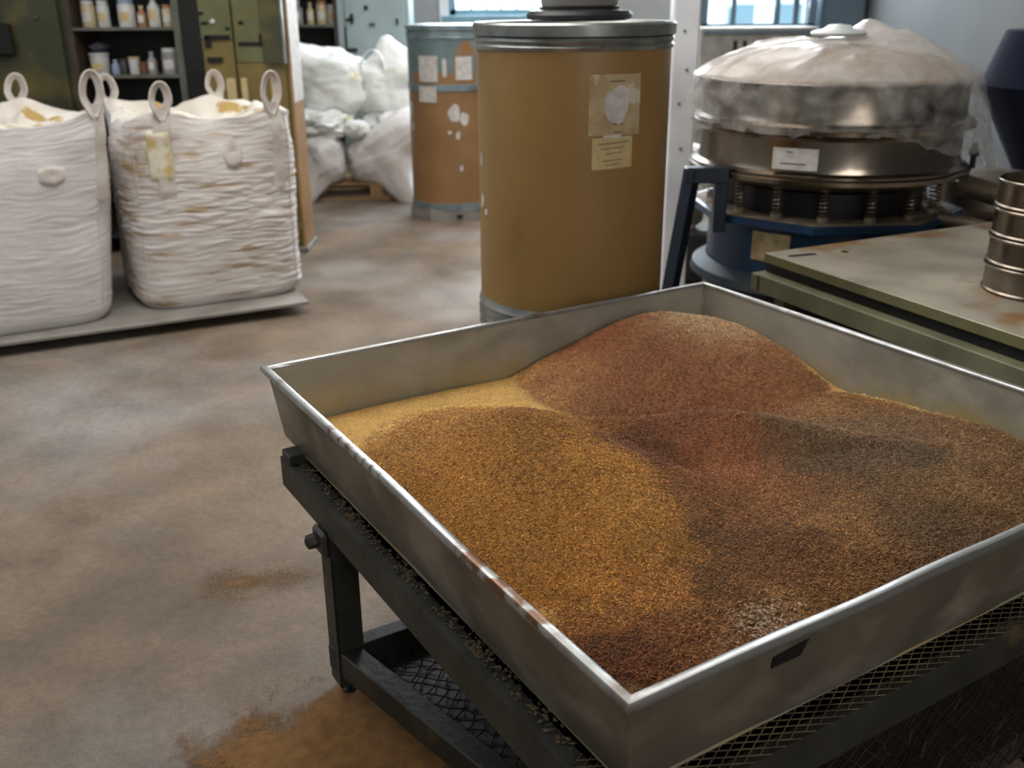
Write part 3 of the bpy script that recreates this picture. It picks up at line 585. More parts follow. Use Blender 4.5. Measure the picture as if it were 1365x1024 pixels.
def ringprof(R, z0, z1, t=.006):
    zm = (z0 + z1) / 2
    return [(R, z0), (R + t, z0), (R + t * 1.3, z0 + (z1 - z0) * .2), (R + t * .6, zm), (R + t * 1.3, z1 - (z1 - z0) * .2), (R + t, z1), (R, z1)]
DR = .291
CX, CY = .193, 3.11
low = thing('fibre_drum', 'lower brown fibre drum, mostly hidden behind the tray, carrying the big labelled drum', 'drum', (CX, CY, 0))
MB().lathe([(0, 0), (DR - .004, 0), (DR - .004, .555), (0, .555)], 72).build('body', 'drum', low, True)
MB().lathe(ringprof(DR - .004, 0, .045), 72).build('bottom_ring', 'ring', low, True)
MB().lathe(ringprof(DR - .004, .515, .562, .009), 72).build('top_ring', 'ring', low, True)
dm = thing('fibre_drum', 'big brown fibre drum with two paper labels and galvanised rim behind the tray', 'drum', (CX, CY, .562))
hz = 1.432 - .562
MB().lathe([(0, 0), (DR, 0), (DR, hz - .05), (0, hz - .05)], 96).build('body', 'drum', dm, True)
MB().lathe([(DR, 0), (DR + .006, .0), (DR + .008, .012), (DR + .003, .022), (DR + .003, .03), (DR + .007, .038), (DR + .002, .05), (DR, .062)], 96).build('bottom_ring', 'ring', dm, True)
MB().lathe([(DR - .002, hz - .062), (DR + .004, hz - .062), (DR + .008, hz - .052), (DR + .002, hz - .045), (DR + .008, hz - .036), (DR + .004, hz - .028), (DR - .004, hz - .027)], 96).build('top_ring', 'ring', dm, True)
MB().lathe([(0, hz - .018), (DR - .004, hz - .018), (DR + .004, hz - .026), (DR + .011, hz - .022), (DR + .012, hz + .006), (DR + .006, hz + .012), (DR - .012, hz + .010), (DR - .02, hz - .004), (0, hz - .002)], 96).build('lid', 'ring', dm, True)
lab = cyl_patch(MB(), DR, -1.48, -0.93, .583, .748).build('paper_label', 'paper', dm, True); lab['label'] = 'upper torn beige paper label'
blob_patch(MB(), DR + .001, -1.20, .668, .14, .052, 3.3).build('faded_emblem', 'paper3', lab)
tx = MB()
for (a, b2, z_) in ((-1.28, -1.12, .728), (-1.24, -1.12, .612), (-1.22, -1.14, .590)): cyl_patch(tx, DR + .0014, a, b2, z_, z_ + .003, th=.0006, n=4)
o = tx.build('printed_text', 'ink', lab); o['kind'] = 'stuff'
lab = cyl_patch(MB(), DR, -1.44, -1.01, .488, .576, skew=.004).build('paper_label', 'paper2', dm, True); lab['label'] = 'lower cream paper label'
tx = MB()
for (a, b2, z_) in ((-1.38, -1.05, .560), (-1.36, -1.10, .546), (-1.30, -1.12, .532), (-1.34, -1.12, .512), (-1.30, -1.16, .500)):
    t = a
    while t < b2: 
        w_ = random.uniform(.008, .022); cyl_patch(tx, DR + .0014, t, min(b2, t + w_), z_ + (t + 1.25) * .02, z_ + .0028 + (t + 1.25) * .02, th=.0006, n=2); t += w_ + .005
o = tx.build('printed_text', 'ink', lab); o['kind'] = 'stuff'
cyl_patch(MB(), DR, -1.33, -1.14, .575, .584).build('paper_label', 'paper3', dm, True)
for i, (a, z_, ra, rz) in enumerate(((-2.86, .49, .03, .018), (-2.84, .365, .04, .02), (-2.74, .335, .03, .01))): blob_patch(MB(), DR, a, z_, ra, rz, i * 2.2).build('scuff', 'paper3', dm)
rb = thing('rubber_disc', 'flat black rubber ring lying on the lid of the big labelled drum', 'ring', (CX + .015, CY, 1.4455))
MB().lathe([(0, 0), (.135, 0), (.153, .004), (.158, .016), (.150, .027), (.12, .033), (.05, .030), (0, .028)], 48).build('disc', 'rubber', rb, True)
MB().lathe([(.10, .0325), (.118, .0325), (.12, .038), (.11, .042), (.10, .038)], 40).build('lip', 'rubber', rb, True)
bx_ = thing('tub', 'greyish shallow tub standing on the black rubber disc atop the big drum', 'tub', (CX + .015, CY + .0, 1.487))
MB().lathe([(0, 0), (.112, 0), (.12, .05), (.126, .052), (.126, .06), (.114, .06), (.108, .008), (0, .008)], 40).build('body', 'platform', bx_, True)
# far drums on a dolly
FX, FY = -.41, 7.42
dl = thing('drum_dolly', 'grey low dolly plate under the far drum stack', 'dolly', (FX, FY, 0))
MB().prism([(.345 * math.cos(PI / 4 * k + .25), .345 * math.sin(PI / 4 * k + .25)) for k in range(8)], .0, .088).build('deck', 'platform', dl)
MB().box(.02, .06, -.345, -.315, .035, .055).build('slot', 'black', dl)
d1 = thing('fibre_drum', 'lower brown far drum with torn white paper scraps, on the grey dolly', 'drum', (FX, FY, .088))
MB().lathe([(0, 0), (.322, 0), (.322, .86), (0, .86)], 64).build('body', 'drum_far', d1, True)
MB().lathe(ringprof(.322, 0, .045), 64).build('bottom_ring', 'ring_blue', d1, True)
MB().lathe(ringprof(.322, .83, .875), 64).build('top_ring', 'ring_blue', d1, True)
for i, (a, z_, ra, rz) in enumerate(((-1.5, .68, .14, .055), (-1.3, .64, .10, .045), (-1.44, .53, .05, .028), (-1.62, .55, .05, .012), (-2.75, .70, .08, .06), (-2.7, .58, .05, .03), (-1.38, .3, .04, .02))): blob_patch(MB(), .322, a, z_, ra, rz, i * 1.7).build('paper_scrap', 'paper3', d1)
cyl_patch(MB(), .332, -2.32, -1.88, .755, .862).build('paper_label', 'paper3', d1, True)
d2 = thing('fibre_drum', 'upper blue-grey far drum with white labels and rimmed lid', 'drum', (FX, FY, .963))
MB().lathe([(0, 0), (.322, 0), (.322, .36), (0, .36)], 64).build('body', 'bluegrey', d2, True)
cyl_patch(MB(), .323, -2.55, -1.0, .0, .075, th=.001).build('brown_band', 'drum_far', d2, True)
cyl_patch(MB(), .323, -1.50, -1.14, .06, .20, th=.001).build('brown_band', 'drum_far', d2, True)
MB().lathe(ringprof(.322, .30, .34), 64).build('top_ring', 'ring_blue', d2, True)
MB().lathe([(0, .365), (.32, .36), (.332, .355), (.334, .385), (.325, .39), (0, .38)], 64).build('lid', 'ring_blue', d2, True)
for (a0, a1, z0, z1) in ((-2.32, -1.85, .018, .19), (-1.46, -1.1, .03, .185), (-1.74, -1.65, .05, .17)):
    cyl_patch(MB(), .326, a0, a1, z0, z1).build('paper_label', 'paper3', d2, True)
# ================================================================== BULK BAGS
AB = math.radians(26.5)
plat = thing('low_platform', 'thin grey metal sheet platform lying under the two big white bulk bags', 'platform', (-1.04, 4.86, 0), AB)
MB().box(-2.75, 0, 0, 1.12, .052, .070, bev=.003).build('sheet', 'platform', plat)
for k in range(4): MB().box(-2.6 + k * .75, -2.5 + k * .75, .30, 1.08, 0, .052).build('bearer', 'wood', plat)
def bag_fn(seed, hw, ht, rough_amp, lean_, la_=()):
    def f(a, t, out=0.0):
        # a angle, t in [0,1] bottom to shoulder
        n_ = 5.0 - 1.6 * (1 - abs(2 * t - 1)) ; n_ = max(3.2, n_)
        c, s_ = math.cos(a), math.sin(a)
        r_ = (abs(c) ** n_ + abs(s_) ** n_) ** (-1 / n_)
        bulge = hw * (1 + .04 * math.sin(PI * min(1, t * 1.05)) - .07 * max(0, (.07 - t) / .07) ** 2 - .02 * max(0, (t - .82) / .18) ** 1.5)
        z = ht * t
        zz = z + .012 * noise.noise(Vector((c * 3, s_ * 3, z * 5 + seed)))
        env = rough_amp * (.5 + .9 * noise.noise(Vector((c * 1.3 + seed, s_ * 1.3, z * 3))))
        env *= (1 if t < .66 else .35)
        wr = max(.12, env + .25) * (.0065 * (abs(noise.noise(Vector((c * 3.2 + seed, s_ * 3.2, zz * 42)))) * 2 - .5) + .003 * noise.noise(Vector((c * 7 + seed, s_ * 7, zz * 95))))
        wr *= (1.0 if t > .05 else t / .05)
        wr += .014 * noise.noise(Vector((c * 1.6 + seed, s_ * 1.6, z * 3.2)))
        if t > .72:
            e_ = ((t - .72) / .28) ** 1.5; dip = sum(math.exp(-(((a - q + PI) % (2 * PI) - PI) / .42) ** 2) for q in la_)
            z -= e_ * .055 * (1 - min(1, dip)) + e_ * .03 * noise.noise(Vector((c * 4, s_ * 4, seed)))
            wr -= e_ * .03 * (1 - min(1, dip))
        if t > .74: wr += .03 * (t - .74) / .26 * noise.noise(Vector((c * 4 + seed, s_ * 4, z * 7)))
        R_ = bulge * r_ + wr + out
        return Vector((R_ * c + lean_ * t, R_ * s_, z))
    return f
def bulk_bag(name, label, loc, seed, mt, ht, la, ra_, ln_, dirt=()):
    root = thing(name, label, 'bulk bag', loc, AB, None)
    f = bag_fn(seed, .425, ht, ra_, ln_, la); NA, NT = 340, 240; mb = MB(); vs = []
    for j in range(NT + 1):
        for i in range(NA): vs.append(f(2 * PI * i / NA, j / NT))
    fs = [(j * NA + i, j * NA + (i + 1) % NA, (j + 1) * NA + (i + 1) % NA, (j + 1) * NA + i) for j in range(NT) for i in range(NA)]
    fs.append(tuple(range(NA))[::-1])
    mb.add(vs, fs); bo = mb.build('body', mt, root, 75)
    def dz(a, t): return sum(w_ * math.exp(-(((a - a0 + PI) % (2 * PI) - PI) / ra) ** 2 - ((t - t0) / rt) ** 2) for (a0, t0, ra, rt, w_) in dirt)
    at = bo.data.attributes.new('dirt', 'FLOAT', 'POINT'); at.data.foreach_set('value', [dz(2 * PI * i / NA, j / NT) for j in range(NT + 1) for i in range(NA)])
    # gathered top: sags inward from the shoulder
    mt_ = MB(); vs = []; K = 26
    for j in range(K + 1):
        q_ = j / K
        for i in range(NA):
            a = 2 * PI * i / NA; p = f(a, 1.0); k = 1 - q_ * .97
            z = p.z + .022 * math.sin(PI * min(1, q_ * 3)) * (1 + .8 * noise.noise(Vector((math.cos(a) * 3, math.sin(a) * 3, seed)))) - .10 * min(1, q_ * 1.6) ** 1.4 + .05 * noise.noise(Vector((p.x * k * 7, p.y * k * 7, seed + 4))) * min(1, q_ * 4)
            vs.append(((p.x - ln_) * k + ln_, p.y * k, z))
    fs = [(j * NA + i, j * NA + (i + 1) % NA, (j + 1) * NA + (i + 1) % NA, (j + 1) * NA + i) for j in range(K) for i in range(NA)] + [tuple(K * NA + i for i in range(NA))]
    mt_.add(vs, fs); tp_ = mt_.build('top_panel', 'bag_top', root, 75)
    at = tp_.data.attributes.new('dirt', 'FLOAT', 'POINT'); at.data.foreach_set('value', [dz(2 * PI * i / NA, 1.0) for j in range(K + 1) for i in range(NA)])
    cs = list(zip(la, ('fl', 'fr', 'br', 'bl')))
    for a, _ in cs:
        # webbing sewn down the side, then a standing loop
        base = [f(a, t, .004) for t in np.linspace(.60, 1.0, 22)] ; base.append(base[-1] + Vector((0, 0, .03)))
        tan = Vector((-math.sin(a), math.cos(a), 0))
        if _[0] == 'f': tan = Vector((1, 0, 0))
        else: tan = Vector((1, 0, 0))
        MB().strip(base, .078, .004, tan).build('strap', 'strap', root, 60)
        p = f(a, .985); lp = []; hgt = (.185 if _ == 'fr' else .155); lean = random.uniform(-.012, .02); wdt = .037
        for k in range(25):
            q_ = k / 24; th_ = -PI / 2 + 2 * PI * q_
            x = wdt * math.cos(th_) * (1.0 if q_ < .5 else 1.1) ; zz = hgt * .5 * (1 + math.sin(th_)) 
            lp.append(p + Vector((x + lean * zz / hgt, .012 * math.sin(PI * q_ * 2), zz - .005)))
        # teardrop: legs meet at the bottom
        lp = [Vector((p.x + (q.x - p.x) * min(1, .35 + (q.z - p.z) * 9), q.y, q.z)) for q in lp]
        wl = []
        for k in range(25):
            t_ = (lp[min(k + 1, 24)] - lp[max(k - 1, 0)]).normalized(); nn_ = t_.cross(Vector((0, 1, 0))).normalized()
            wl.append((nn_ * .62 + Vector((0, 1, 0)) * .78).normalized())
        MB().strip(lp, .046, .006, wl).build('lift_loop', 'strap', root, 60)
    # seams at the corners
    for a in (-PI * .75, -PI / 4):
        MB().tube([f(a, t, .002) for t in np.linspace(.01, .98, 60)], .0028, 5).build('seam', 'strap', root, True)
    return root, f
def surf_patch(f, ac, tc_, ra, rt, out, mt, name, parent, round_=False, seed=0.0, n=14):
    mb = MB(); vs = []
    if round_:
        K = 6; N_ = 28
        for j in range(K + 1):
            for i in range(N_):
                q = 2 * PI * i / N_; k = j / K * (1 + .16 * noise.noise(Vector((math.cos(q) * 1.7, math.sin(q) * 1.7, seed))))
                pr = .004 * math.sin(j / K * PI)
                vs.append(f(ac + ra * k * math.cos(q), tc_ + rt * k * math.sin(q), out + pr if j < K else 0))
        fs = [(j * N_ + i, j * N_ + (i + 1) % N_, (j + 1) * N_ + (i + 1) % N_, (j + 1) * N_ + i) for j in range(K) for i in range(N_)]
    else:
        for j in range(n + 1):
            for i in range(n + 1):
                e = 0 if (i in (0, n) or j in (0, n)) else out
                vs.append(f(ac + ra * (2 * i / n - 1), tc_ + rt * (2 * j / n - 1), e))
        fs = [(j * (n + 1) + i, j * (n + 1) + i + 1, (j + 1) * (n + 1) + i + 1, (j + 1) * (n + 1) + i) for j in range(n) for i in range(n)]
    mb.add(vs, fs); return mb.build(name, mt, parent, 60)
b1, f1 = bulk_bag('bulk_bag', 'white woven bulk bag beside the cabinets with mustard-stained pouch, wrinkled dirty front', (-1.635, 5.215, .07), 2.0, 'bag_dirty', .945, (-PI / 2 - .50, -PI / 4 - .16, PI / 2 - .42, PI / 2 + .78), 1.0, .02, ((-2.2, .80, .42, .13, .42), (-1.75, .84, .22, .08, .3), (-2.5, .66, .16, .12, .32), (-1.3, .74, .16, .05, .24), (-1.6, 1.0, .5, .05, .2)))
surf_patch(f1, -PI / 2 - .54, .80, .10, .125, .012, 'pouch', 'document_pouch', b1)
surf_patch(f1, -PI / 2 + .18, .80, .11, .085, .012, 'strap', 'tied_spout', b1, True, 2.0)
b2_, f2 = bulk_bag('bulk_bag', 'white woven bulk bag at the left edge of the platform, cleaner than its neighbour', (-2.475, 4.72, .07), 9.0, 'bag', .97, (-PI / 2 - .6, -PI / 4 - .0, PI / 2 - .15, PI / 2 + .78), .12, .11, ((-1.7, .92, .25, .06, .26), (-.6, .98, .4, .05, .12)))
surf_patch(f2, -PI / 4 - .42, .74, .12, .05, .010, 'strap', 'folded_flap', b2_, True, 7.0)
# ================================================================== LEFT CABINETS
YC = 6.2
ca = thing('cabinet', 'olive-green steel cabinet with a single door at the far left behind the bulk bags', 'cabinet', (-3.42, YC, 0))
MB().box(0, .78, .03, .5, 0, 2.1).build('body', 'olive', ca)
dr_ = MB().box(.02, .75, 0, .028, .05, 2.05, bev=.004).build('door', 'olive', ca)
MB().lathe([(0, 0), (.012, 0), (.014, .012), (.008, .02), (0, .02)], 12, basis((.62, 0, 1.43), (1, 0, 0), (0, 0, 1), (0, -1, 0))).build('knob', 'greypost', dr_, True)
MB().box(.0, .30, -.05, -.004, .2, 1.50, bev=.02).build('leaning_board', 'black', ca)
MB().box(.30, .47, -.05, -.004, 1.22, 1.40, bev=.01).build('handle_plate', 'black', dr_)
sh = thing('shelf_unit', 'dark open shelf unit with rows of bottles between two olive cabinets', 'shelf', (-2.63, YC, 0))
WS = .68
MB().box(0, .035, 0, .42, 0, 2.1).build('side_post', 'brownpost', sh)
MB().box(WS - .045, WS - .012, 0, .42, 0, 2.1).build('side_post', 'greypost', sh)
MB().box(WS - .008, WS, -.02, .0, 0, 2.1).build('corner_strip', 'greypost', sh)
MB().box(0, WS, .40, .42, 0, 2.1).build('back_panel', 'shelfdark', sh)
ZS = [1.10, 1.372, 1.66]
for z_ in [.12, .46, .80] + ZS + [1.95]: MB().box(.035, WS - .045, 0, .40, z_ - .018, z_, bev=.002).build('shelf', 'greypost' if z_ in ZS else 'shelfdark', sh)
cb = thing('cabinet', 'olive and mustard steel cabinet with latched doors behind the stained bulk bag', 'cabinet', (-1.935, YC, 0))
WC = .60
MB().box(0, WC, .03, .30, 0, 2.05).build('body', 'mustard', cb)
dA = MB().box(.01, .285, .0, .028, .06, 1.98, bev=.003).build('door', 'mustard', cb); dB = MB().box(.295, .585, .0, .028, .06, 1.98, bev=.003).build('door', 'mustard', cb)
MB().box(.07, .285, -.008, -.001, 1.30, 1.95, bev=.002).build('green_panel', 'olive2', dA); MB().box(.30, .47, -.008, -.001, 1.17, 1.95, bev=.002).build('green_panel', 'olive2', dB)
MB().box(.47, .598, -.055, -.02, 1.165, 1.98, bev=.003).build('green_panel', 'olive', dB); MB().box(.592, .602, -.058, -.018, 1.165, 1.98).build('edge_trim', 'ring', dB)
for (x0, x1, z0, z1, d_) in ((.11, .15, 1.385, 1.40, dA), (.25, .275, 1.355, 1.37, dA), (.33, .36, 1.385, 1.402, dB), (.32, .46, 1.265, 1.285, dB), (.445, .465, 1.26, 1.33, dB), (.12, .27, 1.30, 1.325, dA), (.12, .155, 1.255, 1.32, dA), (.125, .215, 1.17, 1.20, dA), (.10, .13, 1.44, 1.455, dA)):
    MB().box(x0, x1, -.02, -.0, z0, z1, bev=.003).build('latch', 'black', d_)
MB().lathe([(0, 0), (.014, 0), (.016, .008), (.01, .02), (0, .022)], 14, basis((.18, -.008, 1.40), (1, 0, 0), (0, 0, 1), (0, -1, 0))).build('knob', 'whitecap', dA, True)
for (x0, x1, z0, z1) in ((.22, .275, .95, 1.08), (.31, .345, .95, 1.08), (.49, .535, .97, 1.08)): MB().box(x0, x1, -.003, -.0, z0, z1).build('pale_patch', 'paper2', dA if x0 < .29 else dB)
MB().box(-.02, .10, -.012, -.002, .9, 2.0).build('dark_strip', 'black', dA)
MB().box(WC + .001, WC + .016, .02, .31, .03, 2.0).build('side_board', 'ply', cb)
MB().box(WC + .016, WC + .020, .02, .30, .93, 1.9).build('window_lit_patch', 'paper3', cb)  # white layer stands for window light on the upper side board
MB().box(WC - .06, WC + .03, .0, .33, 0, .035, bev=.004).build('base_shoe', 'ring', cb)
# bottles
def bottle_mesh(kind, r, h):
    if kind == 'jar': prof = [(0, 0), (r, 0), (r, h * .78), (r * .86, h * .84), (r * .86, h * .84)]; cap = [(0, h), (r * .9, h), (r * .9, h * .84), (0, h * .84)]
    elif kind == 'tub': prof = [(0, 0), (r * .88, 0), (r, h * .86), (r, h * .86)]; cap = [(0, h), (r * 1.05, h), (r * 1.05, h * .88), (0, h * .88)]
    else: prof = [(0, 0), (r, 0), (r, h * .62), (r * .45, h * .76), (r * .4, h * .84)]; cap = [(0, h), (r * .5, h), (r * .5, h * .84), (0, h * .84)]
    return prof, cap
def bottle(x, y, z, kind, r, h, col, capc, label, grp):
    root = thing({'jar': 'jar', 'tub': 'tub', 'bot': 'bottle'}[kind], label, 'bottle' if kind == 'bot' else 'jar' if kind == 'jar' else 'tub', (x, y, z), 0, grp)
    p, c = bottle_mesh(kind, r, h)
    MB().lathe(p, 20).build('body', col, root, True); MB().lathe(c[::-1], 20).build('cap', capc, root, True)
    if h > .1: cyl_patch(MB(), r + .0005, -2.2, -1.0, h * .2, h * .55, th=.001, n=6).build('paper_label', 'paper3' if col not in ('b_white',) else 'paper2', root)
X0, SY = -2.63, YC + .12
g1, g2, g3 = 'jars and bottles on the upper dark shelf', 'tubs and bottles on the lower dark shelf', 'bottles on the far shelf'
for x, kind, r, h, c, cc, lb in ((.095, 'jar', .042, .15, 'b_cream', 'b_white', 'cream jar with white lid, leftmost on the upper dark shelf'), (.185, 'jar', .036, .15, 'b_white', 'b_white', 'slim white jar second from left on the upper dark shelf'), (.325, 'jar', .05, .155, 'b_white', 'b_blue', 'widest white jar with bluish lid mid upper dark shelf'), (.415, 'bot', .028, .12, 'b_orange', 'b_cream', 'small orange-brown bottle right of the widest jar, upper dark shelf'), (.49, 'bot', .036, .18, 'b_white', 'b_blue', 'tall whitish bottle on the upper dark shelf beside a cream one'), (.575, 'jar', .036, .125, 'b_cream', 'b_orange', 'cream jar rightmost on the upper dark shelf')):
    bottle(X0 + x, SY, ZS[1], kind, r, h, c, cc, lb, g1)
for x, kind, r, h, c, cc, lb in ((.12, 'tub', .058, .125, 'b_white', 'b_white', 'broad white tub leftmost on the lower dark shelf'), (.215, 'bot', .026, .085, 'b_blue', 'b_blue', 'small pale blue bottle beside the broad white tub'), (.265, 'jar', .026, .09, 'b_dark', 'b_dark', 'small dark jar in the middle of the lower dark shelf'), (.33, 'tub', .034, .10, 'b_white', 'b_cream', 'small white tapered tub mid lower dark shelf'), (.385, 'jar', .028, .07, 'b_amber', 'b_amber', 'low amber jar on the lower dark shelf'), (.44, 'bot', .028, .13, 'b_grey', 'b_blue', 'grey bottle with blue cap on the lower dark shelf'), (.555, 'jar', .052, .15, 'b_grey', 'b_white', 'large greyish white jar rightmost on the lower dark shelf')):
    bottle(X0 + x, SY, ZS[0], kind, r, h, c, cc, lb, g2)
pk = thing('cloth_bundle', 'crumpled dark blue-grey bag lying on the broad white tub', 'bag', (X0 + .13, SY, ZS[0] + .126))
mb = MB(); 
for j in range(9):
    for i in range(16):
        a = 2 * PI * i / 16; r_ = .055 * math.sin(PI * (.06 + .9 * j / 8)) * (1 + .35 * noise.noise(Vector((math.cos(a) * 2, math.sin(a) * 2, j * .5)))); mb.v.append((r_ * math.cos(a), r_ * math.sin(a), j / 8 * .06))
mb.f += [(j * 16 + i, j * 16 + (i + 1) % 16, (j + 1) * 16 + (i + 1) % 16, (j + 1) * 16 + i) for j in range(8) for i in range(16)]
mb.build('bag_body', mat('bundle', (88, 90, 104), (66, 68, 80), 20, .6), pk, True)
# ================================================================== BACK LEFT: far shelf, pale cabinet
fs_ = thing('shelf_unit', 'far dark shelf unit left of the pale grey cabinet, bottles above the white sacks', 'shelf', (-2.2, 9.0, 0))
MB().box(0, .03, 0, .45, 0, 2.0).build('side_post', 'shelfdark', fs_); MB().box(.69, .72, 0, .45, 0, 2.0).build('side_post', 'brownpost', fs_); MB().box(0, .72, .43, .45, 0, 2.0).build('back_panel', 'shelfdark', fs_)
for z_ in (.3, .66, .98, 1.325, 1.65, 1.98): MB().box(.03, .69, 0, .43, z_ - .022, z_).build('shelf', 'greypost', fs_)
for x, kind, r, h, c, cc, lb in ((.36, 'bot', .045, .2, 'b_grey', 'b_white', 'grey bottle leftmost in view on the far shelf'), (.47, 'bot', .032, .18, 'b_cream', 'b_cream', 'slim cream bottle on the far shelf'), (.57, 'jar', .048, .19, 'b_cream', 'b_orange', 'cream jar beside the white one on the far shelf'), (.655, 'jar', .034, .16, 'b_white', 'b_white', 'white jar at the right end of the far shelf')):
    bottle(-2.2 + x, 9.12, 1.325, kind, r, h, c, cc, lb, g3)
bottle(-1.56, 9.12, .98, 'bot', .03, .14, 'b_green', 'b_green', 'small green bottle on the far shelf below the others', g3)
pc = thing('cabinet', 'pale grey-blue metal cabinet with black hinges behind the white sacks', 'cabinet', (-1.465, 9.0, 0))
MB().box(0, .6, .03, .5, 0, 2.0).build('body', 'palegrey', pc)
d_ = MB().box(.05, .56, 0, .028, .04, 1.96, bev=.004).build('door', 'palegrey', pc)
MB().box(-.012, .045, -.015, .03, 0, 2.0, bev=.004).build('frame_edge', 'palegrey', pc)
for (x0, x1, z0, z1) in ((.06, .13, 1.355, 1.372), (.10, .125, 1.33, 1.41), (.045, .06, 1.04, 1.31), (.06, .145, 1.10, 1.13), (.225, .255, 1.44, 1.475), (.26, .31, 1.315, 1.33), (.49, .51, 1.32, 1.37)): MB().box(x0, x1, -.025, -.0, z0, z1, bev=.003).build('hinge', 'black', d_)
# ================================================================== PALLET AND SACKS
PR = .12
pal = thing('pallet', 'wooden pallet on the floor under the pile of white sacks', 'pallet', (-1.66, 7.92, 0), PR)
for k in range(6): MB().box(0, 1.15, k * .17, k * .17 + .12, .122, .142, bev=.003).build('deck_board', 'wood', pal)
for k in range(3):
    for q_ in range(3): MB().box(q_ * .525, q_ * .525 + .1, k * .42, k * .42 + .12, .022, .122, bev=.003).build('block', 'wood', pal)
for k in range(3): MB().box(0, 1.15, k * .42, k * .42 + .1, 0, .022, bev=.002).build('bottom_board', 'wood', pal)
def sack(label, c, size, seed, mt='sack', rot=(0, 0, 0), tip=None, name='white_sack', group=None, amp=.16, n1=64, n2=44, pw=2.6, ear=None):
    c = Vector(c); root_m = Matrix.Rotation(rot[2], 4, 'Z') @ Matrix.Rotation(rot[1], 4, 'Y') @ Matrix.Rotation(rot[0], 4, 'X')
    vs = []
    for j in range(n2 + 1):
        ph = -PI / 2 + PI * j / n2
        for i in range(n1):
            a = 2 * PI * i / n1; d = Vector((math.cos(a) * math.cos(ph), math.sin(a) * math.cos(ph), math.sin(ph)))
            k = (abs(d.x) ** pw + abs(d.y) ** pw + abs(d.z) ** pw) ** (-1 / pw)
            n_ = 1 + amp * noise.noise(d * 1.7 + Vector((seed, 0, 0))) + amp * .45 * abs(noise.noise(Vector((d.x * 3 + seed, d.y * 3, d.z * 7)))) - amp * .35 * abs(noise.noise(Vector((d.x * 7 + seed, d.y * 7, d.z * 4))))
            p = root_m @ Vector((d.x * k * n_ * size[0], d.y * k * n_ * size[1], d.z * k * n_ * size[2]))
            for tp in (tip or []):
                td = Vector(tp[0]).normalized(); q_ = max(0, p.normalized().dot(td)); p = p + Vector(tp[0]) * (q_ ** tp[1])
            vs.append(p)
    fs = [(j * n1 + i, j * n1 + (i + 1) % n1, (j + 1) * n1 + (i + 1) % n1, (j + 1) * n1 + i) for j in range(n2) for i in range(n1)]
    zmin = min(v.z for v in vs)
    mb = MB(); mb.add([(v.x, v.y, v.z) for v in vs], fs)
    o = mb.build(name, mt, None, 80); o.location = c; tag(o, label, 'sack', group); return o
gs = 'white sacks heaped on the pallet'
sack('white sack standing low left on the pallet, pointed corner hanging to the floor', (-1.50, 8.02, .33), (.17, .2, .20), 1.0, 'sack_grey', tip=[((-.10, -.12, -.22), 12)], group=gs)
sack('large greyish sack slumped low right on the pallet, corner drooping by the drum', (-1.05, 8.12, .36), (.28, .24, .20), 2.3, 'sack_grey', rot=(0, -.45, 0), tip=[((.22, -.16, -.34), 9), ((.1, 0, .12), 3)], group=gs)
sack('rounded white sack on top left of the pallet pile below the far bottles', (-1.46, 8.32, .88), (.29, .24, .26), 4.1, tip=[((-.2, -.05, .16), 10)], group=gs, amp=.2)
sack('white sack on top right of the pile with a peaked top beside the drum', (-1.01, 8.38, .84), (.235, .22, .23), 5.6, tip=[((-.0, 0, .17), 8), ((.1, 0, .1), 8)], group=gs, amp=.2)
sack('crumpled empty white sack squeezed between upper and lower left sacks', (-1.52, 8.12, .59), (.23, .2, .10), 7.7, group=gs, amp=.55)
sack('small cream-white bundle in the middle of the sack pile', (-1.22, 8.0, .565), (.10, .1, .065), 8.2, group=gs)
sack('rolled white plastic draped over the sack crevice, left of the small bundle', (-1.40, 7.98, .55), (.05, .06, .12), 9.4, rot=(0, .5, 0), group=gs, amp=.4)
sack('flattened white sack lying under the peaked top sack beside the drum', (-.93, 8.3, .60), (.22, .2, .09), 11.4, group=gs, amp=.4)
lp = MB().strip([Vector((-1.09 + .09 * math.cos(t) * (1 if t < PI else .9), 8.22, 1.02 + .13 * math.sin(t))) for t in np.linspace(-.3, PI + .3, 20)], .03, .005, (0.3, .95, 0)).build('sack_loop', 'sack'); tag(lp, 'white woven lifting loop standing up behind the peaked sack', 'loop')
# ================================================================== SCREENING MACHINE
SX, SY_ = 1.315, 4.16
mc = thing('vibrating_screen', 'round stainless steel screening machine on blue base wrapped in clear plastic', 'machine', (SX, SY_, 0))
def frame_ring(name, z0, z1, R, m='steel'):
    return MB().lathe([(R, z0), (R + .022, z0), (R + .03, z0 + .008), (R + .03, z0 + .016), (R + .006, z0 + .026), (R, z0 + .05), (R, z1 - .03), (R + .006, z1 - .018), (R + .026, z1 - .010), (R + .03, z1 - .004), (R + .02, z1), (R, z1)], 128).build(name, m, mc, 25)
frame_ring('lower_frame', .868, 1.040, .518); frame_ring('upper_frame', 1.045, 1.215, .518)
def clamp(z_, R, nm):
    MB().lathe([(R, z_ - .012), (R + .012, z_ - .008), (R + .014, z_ + .008), (R, z_ + .012)], 128).build(nm, 'steel', mc, True)
clamp(1.042, .545, 'clamp_band'); clamp(.862, .549, 'clamp_band')
MB().lathe([(.0, .80), (.36, .80), (.46, .82), (.545, .850), (.55, .866), (0, .866)], 96).build('bottom_pan', 'steel_dull', mc, True)
MB().lathe([(.53, 1.213), (.49, 1.235), (.40, 1.285), (.28, 1.315), (.12, 1.33), (0, 1.332)], 96).build('dome_lid', 'dome', mc, True)
MB().lathe([(0, .62), (.40, .62), (.40, .80), (0, .80)], 64).build('motor_housing', 'black', mc, True)
